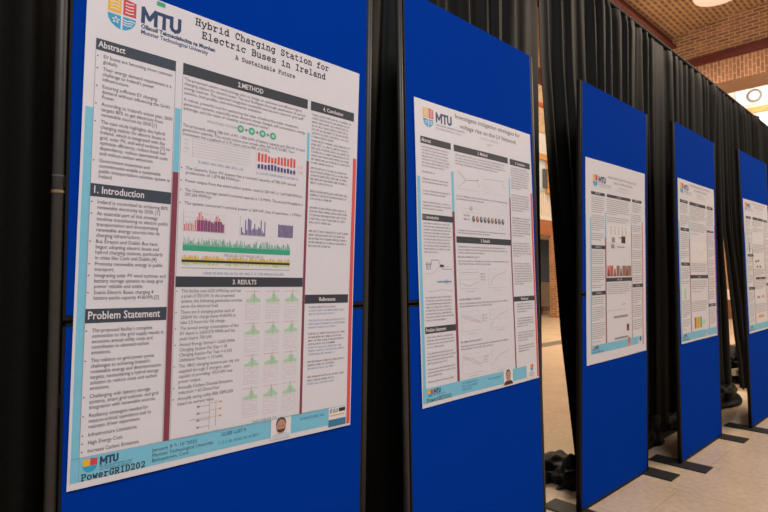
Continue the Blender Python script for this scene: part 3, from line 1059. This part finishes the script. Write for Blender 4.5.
    for k in range(12):
        s = 0.549 + 0.0133 * k
        j = R.uniform(-0.003, 0.004) + 0.0035 * math.cos(k * 0.57)
        P.rect(s, 0.2845 - j, s + 0.0090, 0.3040 + j * 0.3, ink('chart_red'))
        P.rect(s, 0.3095 + j * 0.7, s + 0.0095, 0.3215, ink('purple'))
    P.stroke([(0.543, 0.28), (0.543, 0.323), (0.71, 0.323)], 0.0009, ink('light'))
    P.greek(0.545, 0.72, 0.3355, 1, 0.010, ink('link'), 0.5, 1.0)
    P.greek(0.715, 0.745, 0.303, 2, 0.014, ink('pink'), 0.4, 0.9)
    block(P, 0.279, 0.3515, 0.0098, 0.0102, [['The Generic Solar PV system has a nominal capacity of 780 kW annual', 'production of 1,079.88 MWh/yr.']], 0, 0.462, True, indent=0.016)
    block(P, 0.279, 0.3795, 0.0098, 0.0102, [['Power output from the wind turbine system, rated at 206 kW, is 1,647,568 MWh/yr.']], 0, 0.462, True, indent=0.016)
    block(P, 0.279, 0.4000, 0.0098, 0.0102, [["The Generic storage system's nominal capacity is 1.0 MWh. The annual throughput is", '307,265 MWh/yr.']], 0, 0.462, True, indent=0.016)
    block(P, 0.279, 0.4290, 0.0098, 0.0102, [["The system converter's nominal power is 369 kW, loss of operation 1,179h/yr."]], 0, 0.462, True, indent=0.016)
    P.part('chart')
    hs = [.3, .38, .34, .4, .36, .3, .55, .72, .95, 1.0, .78, .62, .66, .58, .6, .55, .5, .6, .82, .86, .74, .6, .46, .42]
    for k, h in enumerate(hs):
        s = 0.297 + 0.0058 * k
        P.rect(s, 0.4855 - 0.044 * h, s + 0.0036, 0.4855, ink('pink' if k % 2 else 'chart_red'))
        if 6 < k < 23:
            P.rect(s + 0.002, 0.4855 - 0.044 * min(h, 0.62) * 0.9, s + 0.0056, 0.4855, ink('purple'), 2)
    P.stroke([(0.294, 0.440), (0.294, 0.4865), (0.44, 0.4865)], 0.0009, ink('grey'))
    for k in range(4):
        P.stroke([(0.294, 0.446 + 0.01 * k), (0.44, 0.446 + 0.01 * k)], 0.0006, ink('light'))
    P.part('chart')
    for k, h in enumerate([.42, .16, .08, .88, .3, 1.0, .95, .9, .34, .42, .7, .4, .36, .52, .48, .95, .3, .2, .9]):
        s = 0.494 + 0.0050 * k
        P.rect(s, 0.4865 - 0.040 * h, s + 0.0034, 0.4865, ink('purple'))
    P.stroke([(0.49, 0.443), (0.49, 0.4875), (0.592, 0.4875)], 0.0009, ink('grey'))
    P.part('chart')
    for k in range(13):
        s = 0.640 + 0.0049 * k
        P.rect(s, 0.4535 + 0.001 * (k % 3), s + 0.0034, 0.4865, ink('purple'))
    P.rect(0.640, 0.4555, 0.703, 0.4865, ink('light'), 0.5)
    P.part('chart')
    R = random.Random(8)
    P.rect(0.295, 0.519, 0.693, 0.531, ink('green'))
    for k in range(150):
        s = 0.295 + 0.398 * k / 150
        P.rect(s, 0.519 - 0.019 * (R.random() ** 0.8), s + 0.0018, 0.5195, ink('green'))
    P.greek(0.435, 0.585, 0.5405, 1, 0.0095, ink('link'), 0.5, 1.0)
    P.part('chart')
    P.rect(0.293, 0.5510, 0.693, 0.5560, ink('dark'), 2)
    for k in range(150):
        s = 0.293 + 0.400 * k / 150
        P.rect(s, 0.5515 - 0.0115 * R.random() - 0.001, s + 0.0024, 0.5515, ink('gold'))
        P.rect(s, 0.5555, s + 0.0024, 0.5560 + 0.0075 * R.random(), ink('lime'))
    P.stroke([(0.293, 0.5690), (0.693, 0.5690)], 0.0014, ink('grey'))
    P.greek(0.365, 0.670, 0.5830, 1, 0.010, ink('link'), 0.5, 1.0)
    block(P, 0.279, 0.6235, 0.0113, 0.0108, [
        ['This facility uses 6225 kWh/day and has', 'a peak of 750 kW. In the proposed', 'system, the following generation sources', 'serve the electrical load.'],
        ['There are 5 charging points each of', '250kW for charge buses 416kWh in', 'take 2.5 hours for full charge.'],
        ['The annual energy consumption of this', 'EV depot is 2,654,575 MWh and the', 'peak load is 750 kW.'],
        ['Annual Energy Served = 2,655 MWh', 'Charging Session Per Day = 18', 'Charging Session Per Year = 6,935', 'Utilization Factor = 15 kWh.'],
        ['The 18kO charging sessions per day are', 'supplied through 5 chargers, each', 'capable of providing 150.0 kW max', 'power output.'],
        ['Annually Carbon Dioxide Emissions', 'reduction = 63.55ton/Year'],
        ['Annually saving utility Bills €895,000', 'based on current rates.']], 0.14, 0.228)
    # grid of small output charts
    rows = [0.6225, 0.700, 0.777, 0.856]
    for r, t0 in enumerate(rows):
        for c in range(3):
            s0 = 0.522 + 0.0785 * c
            P.part('chart')
            P.stroke([(s0 - 0.002, t0), (s0 + 0.055, t0)], 0.0012, ink('pink'))
            P.stroke([(s0 + 0.031, t0 - 0.004), (s0 + 0.031, t0 + 0.029)], 0.001, ink('grey'), 2)
            P.rect(s0, t0 + 0.019, s0 + 0.056, t0 + 0.0265, ink('mint'))
            for k in range(14):
                h = math.exp(-((k - 7.5 + R.uniform(-1, 1)) / 2.8) ** 2)
                P.rect(s0 + 0.004 * k, t0 + 0.019 - 0.015 * h, s0 + 0.004 * k + 0.0034, t0 + 0.0195, ink('mint'))
            for (y0, y1) in ((0.031, 0.048), (0.053, 0.068)):
                P.stroke([(s0, t0 + y0), (s0 + 0.053, t0 + y0), (s0 + 0.053, t0 + y1), (s0, t0 + y1), (s0, t0 + y0)], 0.0008, ink('light'))
                P.stroke([(s0 + 0.003 + 0.0062 * k, t0 + y1 - 0.003 - (y1 - y0) * 0.6 * R.random()) for k in range(8)], 0.0007, ink('pink'))
    P.part('wiring_diagram')
    for k in range(4):
        y = 0.880 + 0.0155 * k
        P.stroke([(0.365, y), (0.402, y)], 0.0012, ink('grey'))
        P.rect(0.359, y - 0.0025, 0.368, y + 0.0020, ink('grey'), 2)
    P.stroke([(0.402, 0.872), (0.402, 0.935)], 0.0012, ink('grey'))
    P.stroke([(0.424, 0.872), (0.424, 0.930)], 0.0012, ink('grey'))
    for k in range(3):
        y = 0.876 + 0.016 * k
        P.stroke([(0.402, y), (0.445, y)], 0.0011, ink('orange'))
        P.disc(0.44, y, 0.0035, ink('orange'), 2)
    P.stroke([(0.335, 0.907), (0.405, 0.907)], 0.0012, ink('grey'))
    P.greek(0.36, 0.44, 0.944, 1, 0.009, ink('light'), 0.5, 1.0)
    P.part('text_block'); P.greek(0.560, 0.655, 0.940, 1, 0.0085, ink('grey'), 0.5, 1.0)
    # conclusion and references: print too fine to read
    for (t, n) in ((0.1525, 7), (0.222, 7), (0.295, 5), (0.357, 3), (0.4005, 5), (0.463, 5)):
        P.part('text_block'); P.greek(0.773, 0.968, t + 0.003, n, 0.0098, ink('text'), 0.46, 0.55)
    for (t, n, l) in ((0.668, 3, 1), (0.7035, 3, 0), (0.7385, 7, 4), (0.812, 3, 2), (0.852, 3, 2)):
        P.part('text_block')
        P.greek(0.785, 0.968, t, l if l else n, 0.0090, ink('text' if l else 'link'), 0.46, 0.7)
        if l:
            P.greek(0.785, 0.962, t + 0.009 * l, n - l, 0.0090, ink('link'), 0.46, 0.7)
    # footer
    P.part('footer_band'); P.rect(0.007, 0.941, 0.975, 0.9865, ink('cyan'), 3)
    P.part('footer_line'); P.stroke([(0.007, 0.941), (0.89, 0.941)], 0.0011, ink('grey'), 4); P.stroke([(0.0275, 0.941), (0.0275, 0.986)], 0.0008, ink('grey'), 4)
    P.part('footer_crest'); P.L = 4; crest_small(P, 0.036, 0.9445, 0.073, 0.9715)
    P.part('footer_wordmark'); mtu(P, 0.080, 0.9465, 0.128, 0.9610, 4)
    P.greek(0.080, 0.170, 0.9665, 2, 0.0055, ink('navy'), 0.55, 0.95, layer=4)
    P.part('conference_name'); P.typed('PowerGRID202', 0.033, 0.9855, 0.205, 0.0115, ink('dark'), 0.19, 4)
    P.part('conference_dates')
    P.text('January 9  – 10  2025', 0.223, 0.9585, 0.0108, ink('dark'), 0.140, layer=4)
    P.text('th', 0.289, 0.954, 0.006, ink('dark'), layer=4)
    P.text('th', 0.326, 0.954, 0.006, ink('dark'), layer=4)
    P.text('Munster Technological University,', 0.223, 0.9695, 0.0108, ink('dark'), 0.197, layer=4)
    P.text('Bishopstown, Cork.', 0.223, 0.9800, 0.0108, ink('dark'), 0.116, layer=4)
    P.part('author_lines')
    P.greek(0.447, 0.540, 0.9565, 1, 0.0150, ink('navy'), 0.5, 1.0, layer=4)
    P.part('contact_line'); P.greek(0.437, 0.592, 0.9745, 1, 0.0110, ink('steel_blue'), 0.5, 1.0, layer=4)
    P.part('group_name'); P.greek(0.757, 0.872, 0.9585, 1, 0.0120, ink('steel_blue'), 0.5, 1.0, layer=4)
    P.L = 1
    portrait(P, 0.634, 0.9400, 0.717, 0.9935)
    P.part('sponsor_logo')
    P.rect(0.889, 0.942, 0.974, 0.9950, ink('white'), 4)
    P.rect(0.889, 0.974, 0.974, 0.9935, ink('steel_blue'), 5)
    P.greek(0.895, 0.935, 0.9555, 1, 0.018, ink('dark'), 0.5, 1.0, layer=5)
    P.rect(0.938, 0.9455, 0.970, 0.9555, ink('dark'), 5)
    P.rect(0.894, 0.9620, 0.968, 0.9650, ink('gold'), 5)
    P.flush()


def crest_small(P, s0, t0, s1, t1):
    W, H = s1 - s0, t1 - t0
    X = lambda u, v: (s0 + W * u, t0 + H * v)
    P.poly([X(0, 0.06), X(0.48, 0.0), X(0.48, 0.54), X(0, 0.54)][::-1], ink('yellow'))
    P.poly([X(0.52, 0.0), X(1, 0.06), X(1, 0.54), X(0.52, 0.54)][::-1], ink('crest_red'))
    P.poly([X(0, 0.56), X(1, 0.56), X(0.9, 0.82), X(0.7, 0.96), X(0.5, 1.0), X(0.3, 0.96), X(0.1, 0.82)][::-1], ink('crest_blue'))


def footer_common(P, extra='mid'):
    P.part('footer_band'); P.rect(0.007, 0.941, 0.86, 0.9865, ink('cyan'), 3)
    P.L = 4
    P.part('footer_crest'); crest_small(P, 0.036, 0.9465, 0.075, 0.9705)
    P.part('footer_wordmark'); mtu(P, 0.080, 0.9470, 0.128, 0.9610, 4)
    P.greek(0.080, 0.160, 0.9665, 1, 0.0065, ink('navy'), 0.5, 1.0, layer=4)
    P.L = 1


def make_poster_voltage():
    P = poster_thing(1, BM[1], 'poster titled about voltage rise on the LV network on the second board', 2.9)
    P.part('crest'); crest(P, 0.059, 0.022, 0.134, 0.088)
    P.part('wordmark'); wordmark(P, 0.152, 0.272, 0.030, 0.061, True, False)
    P.part('title')
    P.text('Investigate mitigation strategies for', 0.297, 0.0285, 0.0235, ink('title_grey'), 0.589, bold=0.0003)
    P.text('voltage rise on the LV Network', 0.335, 0.0605, 0.0235, ink('title_grey'), 0.508, bold=0.0003)
    P.part('author_lines'); P.greek(0.50, 0.67, 0.079, 1, 0.015, ink('light'), 0.5, 1.0); P.greek(0.56, 0.605, 0.097, 1, 0.013, ink('light'), 0.5, 1.0)
    strips(P)
    heading(P, 0.036, 0.1235, 0.258, 0.1465, 'Abstract', 'l', 0.017)
    heading(P, 0.036, 0.3795, 0.263, 0.4000, '1. Introduction', 'l', 0.016)
    heading(P, 0.032, 0.7465, 0.254, 0.7680, 'Problem Statement', 'l', 0.016)
    heading(P, 0.281, 0.124, 0.7495, 0.1475, '2. Method', 'c', 0.017)
    heading(P, 0.281, 0.4455, 0.7555, 0.4680, '3. Results', 'c', 0.017)
    heading(P, 0.770, 0.125, 0.9825, 0.1490, '4. Conclusions', 'c', 0.014)
    heading(P, 0.765, 0.6670, 0.9825, 0.6860, 'References', 'c', 0.014)
    G = lambda *a, **k: (P.part('text_block'), P.greek(*a, **k))
    for (t, n, l) in ((0.160, 7, 0.8), (0.243, 1, 0.45), (0.266, 2, 0.9), (0.305, 2, 0.8), (0.343, 3, 0.7), (0.412, 10, 0.5), (0.655, 8, 0.7), (0.783, 4, 0.6), (0.835, 4, 0.7), (0.885, 3, 0.5), (0.925, 1, 0.9)):
        G(0.043, 0.250, t, n, 0.0105, ink('soft_text'), 0.42, l)
    # circuit sketch and waveform in the introduction
    P.part('chart')
    P.stroke([(0.05, 0.545), (0.09, 0.545), (0.09, 0.53), (0.14, 0.53), (0.17, 0.56), (0.24, 0.56)], 0.0018, ink('text'))
    P.stroke([(0.05, 0.575), (0.10, 0.575), (0.14, 0.555), (0.22, 0.55)], 0.0015, ink('mid_grey'))
    P.rect(0.055, 0.538, 0.063, 0.562, ink('grey')); P.rect(0.068, 0.538, 0.074, 0.562, ink('light')); P.rect(0.079, 0.538, 0.085, 0.562, ink('grey'))
    P.rect(0.15, 0.545, 0.18, 0.552, ink('dark'), 2)
    P.rect(0.125, 0.6005, 0.235, 0.6035, ink('steel_blue'))
    for k in range(16):
        h = 0.0015 + 0.0095 * abs(math.sin(k * 0.45)) * (k / 16)
        P.rect(0.125 + 0.0065 * k, 0.602 - h, 0.128 + 0.0065 * k, 0.602 + h, ink('pale_blue'))
    P.stroke([(0.06, 0.632), (0.12, 0.632), (0.16, 0.628), (0.24, 0.634)], 0.0012, ink('grey'))
    # method: network sketches, coil row
    G(0.290, 0.742, 0.161, 4, 0.0105, ink('soft_text'), 0.42, 0.8)
    for (s0, s1, kind) in ((0.300, 0.480, 0), (0.522, 0.710, 1)):
        P.part('chart')
        P.stroke([(s0, 0.215), (s0, 0.277)], 0.0010, ink('light')); P.stroke([(s0, 0.277), (s1, 0.277)], 0.0010, ink('light'))
        if kind == 0:
            P.stroke([(s0 + 0.01, 0.214), (s0 + 0.07, 0.244), (s0 + 0.13, 0.240), (s0 + 0.175, 0.236)], 0.0022, ink('grey'))
            P.stroke([(s0 + 0.01, 0.27), (s0 + 0.07, 0.244)], 0.0014, ink('grey')); P.stroke([(s1 - 0.02, 0.232), (s1, 0.262)], 0.0016, ink('grey'))
        else:
            P.stroke([(s0 + 0.005, 0.226), (s1, 0.222)], 0.0016, ink('grey')); P.stroke([(s0 + 0.005, 0.252), (s0 + 0.06, 0.268)], 0.0012, ink('light'))
            P.stroke([(s1 - 0.02, 0.232), (s1, 0.25)], 0.0014, ink('grey'))
    G(0.290, 0.742, 0.306, 2, 0.0105, ink('soft_text'), 0.42, 0.5)
    P.part('chart')
    P.stroke([(0.35, 0.345), (0.69, 0.335), (0.70, 0.352), (0.36, 0.358)], 0.0011, ink('light'))
    P.disc(0.405, 0.343, 0.013, ink('light'), 2)
    for k in range(9):
        s = 0.424 + 0.0325 * k
        P.disc(s, 0.3795, 0.0125, ink('brown' if k % 4 == 1 else 'soft_text'), 2, 14, 1.3)
        P.disc(s + 0.003, 0.3760, 0.0062, ink('light'), 3, 12)
        P.stroke([(s, 0.395), (s, 0.412)], 0.0012, ink('light'))
    P.greek(0.345, 0.40, 0.372, 2, 0.014, ink('text'), 0.4, 0.9)
    G(0.290, 0.742, 0.426, 2, 0.0090, ink('soft_text'), 0.42, 0.6)
    G(0.290, 0.742, 0.484, 3, 0.0105, ink('soft_text'), 0.42, 0.5)
    for t, kind in ((0.520, 0), (0.668, 1), (0.815, 2)):
        P.part('text_block'); P.greek(0.290, 0.462, t, 1, 0.011, ink('dark'), 0.5, 1.0)
        P.greek(0.290, 0.742, t + 0.014, 2, 0.0100, ink('soft_text'), 0.42, 0.6)
        for (s0, s1) in ((0.300, 0.455), (0.535, 0.70)):
            P.part('chart')
            y0, y1 = t + 0.040, t + 0.108
            P.stroke([(s0, y0), (s0, y1), (s1, y1)], 0.0012, ink('light'))
            for k in range(3):
                P.stroke([(s0, y0 + 0.018 * k), (s1, y0 + 0.018 * k)], 0.0006, ink('light'))
            if s0 < 0.4:
                d = (0.0, 0.03, 0.042)[kind]
                P.stroke([(s0 + 0.005, y0 + 0.010), (s0 + 0.08, y0 + 0.012 + d * 0.4), (s1, y0 + 0.010 + (d if kind else 0))], 0.0015, ink('mid_grey'))
                P.stroke([(s0 + 0.005, y1 - 0.02 - d), (s0 + 0.07, y1 - 0.008 - d), (s1, y1 - 0.024)], 0.0015, ink('pink' if kind == 1 else 'mid_grey'))
            else:
                P.stroke([(s0 + 0.01, y1 - 0.010), (s0 + 0.05, y0 + 0.030), (s0 + 0.10, y0 + 0.018), (s1, y0 + 0.008)], 0.0015, ink('mid_grey'))
            P.greek(s0 + 0.05, s0 + 0.12, y1 + 0.012, 1, 0.008, ink('light'), 0.45, 1.0)
        P.part('chart_key'); P.greek(0.468, 0.515, t + 0.06, 3, 0.010, ink('grey'), 0.4, 0.8)
    for (t, n, l) in ((0.162, 9, 0.5), (0.270, 7, 0.6), (0.360, 8, 0.6), (0.460, 6, 0.4), (0.540, 9, 0.5)):
        G(0.777, 0.972, t, n, 0.0100, ink('soft_text'), 0.42, l)
    for (t, n) in ((0.699, 4), (0.755, 4), (0.810, 4), (0.862, 3)):
        G(0.790, 0.972, t, n, 0.0100, ink('soft_text'), 0.42, 0.6)
    footer_common(P)
    P.part('conference_name'); P.typed('PowerGRID202', 0.030, 0.9850, 0.208, 0.0110, ink('dark'), 0.17, 4)
    P.part('conference_dates'); P.greek(0.29, 0.43, 0.9545, 3, 0.0105, ink('steel_blue'), 0.5, 0.6, layer=4)
    P.part('author_lines'); P.greek(0.50, 0.62, 0.960, 1, 0.0110, ink('steel_blue'), 0.5, 1.0, layer=4)
    portrait(P, 0.634, 0.9380, 0.722, 0.9940, False, 'hair')
    P.part('sponsor_logo'); P.rect(0.862, 0.935, 0.976, 0.9935, ink('white'), 4); P.L = 5; crest_small(P, 0.905, 0.938, 0.935, 0.965); P.L = 1
    P.greek(0.895, 0.945, 0.975, 2, 0.010, ink('navy'), 0.5, 1.0, layer=5)
    P.flush()


def plain_header(P, cx=0.59):
    P.part('crest'); crest(P, 0.058, 0.022, 0.134, 0.088, False)
    P.part('wordmark'); wordmark(P, 0.152, 0.272, 0.030, 0.061, True, False)
    P.part('title'); P.greek(0.31, 0.87, 0.027, 1, 0.021, ink('grey'), 0.5, 1.0); P.greek(0.42, 0.78, 0.052, 1, 0.021, ink('grey'), 0.5, 1.0)
    P.part('author_lines'); P.greek(0.50, 0.69, 0.075, 1, 0.014, ink('light'), 0.5, 1.0); P.greek(0.47, 0.73, 0.092, 1, 0.012, ink('light'), 0.5, 1.0)


def bars(P, rects):
    for (s0, t0, s1, t1) in rects:
        heading(P, s0, t0, s1, t1, None)
        P.greek((s0 + s1) / 2 - 0.05, (s0 + s1) / 2 + 0.05, t1 - 0.006, 1, 0.016, ink('white'), 0.5, 1.0, layer=3)


def lines(P, s0, s1, t0, t1, pitch=0.0112):
    t = t0
    R = P.rnd
    while t < t1:
        n = min(R.randint(4, 9), int((t1 - t) / pitch) + 1)
        P.part('text_block'); P.greek(s0, s1, t, n, pitch, ink('grey'), 0.42, R.uniform(0.4, 0.9), True)
        t += n * pitch + 0.008


def make_poster_margin():
    P = poster_thing(2, BM[2], 'poster inset in a wide white margin with a strip of small photos, third board', 4.4, (0.0547, 0.899, 0.0523, 0.9125))
    plain_header(P)
    strips(P)
    T = lambda t: (t - 0.0523) / 0.9125
    bars(P, [(0.027, 0.117, 0.254, 0.134), (0.290, 0.117, 0.742, 0.134), (0.777, 0.117, 0.977, 0.134), (0.027, 0.405, 0.256, 0.425),
             (0.272, 0.583, 0.757, 0.605), (0.030, 0.653, 0.258, 0.674), (0.773, 0.624, 0.992, 0.645)])
    lines(P, 0.032, 0.248, 0.150, 0.395); lines(P, 0.032, 0.248, 0.440, 0.645); lines(P, 0.032, 0.248, 0.690, 0.930)
    lines(P, 0.290, 0.740, 0.150, 0.27); lines(P, 0.290, 0.740, 0.62, 0.68)
    lines(P, 0.780, 0.972, 0.150, 0.615); lines(P, 0.780, 0.972, 0.66, 0.90, 0.013)
    P.part('chart')
    P.rect(0.285, 0.283, 0.740, 0.385, ink('white'), 2)
    for r in range(3):
        for c in range(5):
            P.disc(0.36 + 0.07 * c, 0.300 + 0.017 * r, 0.010, ink('light'), 3, 10)
    P.rect(0.37, 0.355, 0.43, 0.385, ink('grey'), 3); P.rect(0.55, 0.345, 0.63, 0.385, ink('dark'), 3); P.rect(0.50, 0.352, 0.545, 0.358, ink('grey'), 3)
    P.rect(0.36, 0.395, 0.42, 0.418, ink('grey'), 3); P.rect(0.47, 0.405, 0.62, 0.411, ink('grey'), 3)
    P.part('photo_strip')
    for k, c in enumerate(('pink', 'chart_red', 'white', 'brown', 'shirt', 'brown', 'grey', 'brown')):
        s = 0.282 + 0.0575 * k
        P.rect(s, 0.515, s + 0.056, 0.575, ink(c), 3)
        P.poly([(s + 0.005, 0.575), (s + 0.02, 0.53), (s + 0.035, 0.53), (s + 0.05, 0.575)], ink('brown' if k % 2 else 'maroon'), 4)
    P.part('chart'); P.stroke([(0.55, 0.74), (0.63, 0.735)], 0.006, ink('pink')); P.rect(0.40, 0.80, 0.67, 0.813, ink('grey')); P.greek(0.3, 0.72, 0.77, 1, 0.012, ink('light'), 0.4, 0.8, True)
    P.part('chart'); P.rect(0.645, 0.855, 0.695, 0.895, ink('maroon')); P.rect(0.655, 0.862, 0.672, 0.878, ink('dark'), 2); P.rect(0.41, 0.922, 0.67, 0.934, ink('grey'))
    footer_common(P)
    P.part('footer_end'); P.rect(0.86, 0.941, 0.975, 0.984, ink('cyan'), 3)
    P.part('portrait_photo'); P.rect(0.66, 0.932, 0.715, 0.987, ink('pink'), 4); P.rect(0.675, 0.940, 0.70, 0.965, ink('brown'), 5)
    P.part('sponsor_logo'); P.rect(0.885, 0.936, 0.965, 0.982, ink('white'), 4); P.disc(0.925, 0.958, 0.022, ink('steel_blue'), 5)
    P.part('conference_name'); P.greek(0.03, 0.21, 0.983, 1, 0.016, ink('navy'), 0.5, 1.0, layer=4)
    P.flush()


def make_poster_striped():
    P = poster_thing(3, BM[3], 'poster with a yellow and green striped chart near its foot, on the fourth board', 1.3)
    plain_header(P)
    strips(P)
    bars(P, [(0.045, 0.126, 0.240, 0.145), (0.292, 0.126, 0.732, 0.147), (0.775, 0.126, 0.950, 0.147), (0.045, 0.298, 0.262, 0.318),
             (0.770, 0.288, 0.952, 0.303), (0.045, 0.511, 0.252, 0.531), (0.268, 0.588, 0.755, 0.610), (0.757, 0.780, 0.960, 0.801)])
    for s0, s1, spans in ((0.045, 0.245, ((0.16, 0.29), (0.335, 0.50), (0.55, 0.65), (0.75, 0.93))), (0.29, 0.74, ((0.16, 0.34), (0.52, 0.57), (0.63, 0.70), (0.76, 0.83))), (0.775, 0.962, ((0.16, 0.28), (0.32, 0.76), (0.82, 0.92)))):
        for a, b in spans:
            lines(P, s0, s1, a, b, 0.0118)
    P.part('chart'); P.rect(0.29, 0.38, 0.74, 0.50, ink('white'), 2); P.stroke([(0.32, 0.47), (0.45, 0.42), (0.55, 0.46), (0.7, 0.41)], 0.003, ink('light'), 3)
    P.part('chart'); P.rect(0.10, 0.67, 0.15, 0.735, ink('mint'), 2)
    P.part('chart')
    for k, c in enumerate(('brown', 'gold', 'orange', 'gold', 'teal')):
        P.rect(0.352 + 0.040 * k, 0.855, 0.392 + 0.040 * k, 0.926, ink(c), 2)
    P.rect(0.58, 0.875, 0.64, 0.905, ink('mint'), 2)
    footer_common(P)
    P.part('footer_end'); P.rect(0.86, 0.941, 0.975, 0.986, ink('cyan'), 3)
    P.part('portrait_photo'); P.rect(0.65, 0.942, 0.70, 0.985, ink('shirt'), 4); P.rect(0.665, 0.95, 0.685, 0.97, ink('brown'), 5)
    P.part('conference_name'); P.greek(0.03, 0.21, 0.983, 1, 0.016, ink('navy'), 0.5, 1.0, layer=4)
    P.flush()


def make_poster_cropped():
    P = poster_thing(4, BM[4], 'poster cropped by the right edge of the view, on the fifth board', 3.6)
    plain_header(P)
    strips(P)
    bars(P, [(0.075, 0.126, 0.262, 0.145), (0.330, 0.124, 0.745, 0.145), (0.775, 0.126, 0.955, 0.145), (0.075, 0.412, 0.290, 0.432),
             (0.345, 0.588, 0.745, 0.606), (0.070, 0.660, 0.290, 0.682), (0.775, 0.64, 0.955, 0.66)])
    for s0, s1, spans in ((0.05, 0.245, ((0.16, 0.395), (0.45, 0.65), (0.70, 0.93))), (0.30, 0.74, ((0.16, 0.24), (0.34, 0.40), (0.53, 0.58), (0.62, 0.68), (0.80, 0.86))), (0.775, 0.962, ((0.16, 0.62), (0.68, 0.92)))):
        for a, b in spans:
            lines(P, s0, s1, a, b, 0.0118)
    P.part('chart'); P.rect(0.14, 0.33, 0.165, 0.40, ink('text'), 3)
    P.part('chart')
    for (s, t) in ((0.36, 0.46), (0.45, 0.455), (0.40, 0.50), (0.52, 0.50)):
        P.rect(s, t, s + 0.06, t + 0.014, ink('text'), 2)
    P.part('chart'); P.rect(0.36, 0.735, 0.48, 0.75, ink('grey'), 2); P.part('chart'); P.rect(0.55, 0.73, 0.66, 0.75, ink('pink'), 2); P.part('chart'); P.rect(0.38, 0.88, 0.6, 0.90, ink('orange'), 2)
    footer_common(P)
    P.part('conference_name'); P.greek(0.03, 0.21, 0.983, 1, 0.016, ink('navy'), 0.5, 1.0, layer=4)
    P.flush()


bpy.context.view_layer.update()
BM = [make_board(i) for i in range(5)]
make_poster_charging()
make_poster_voltage()
make_poster_margin()
make_poster_striped()
make_poster_cropped()
bpy.data.objects.remove(TXT_OB)
bpy.data.curves.remove(TXT)
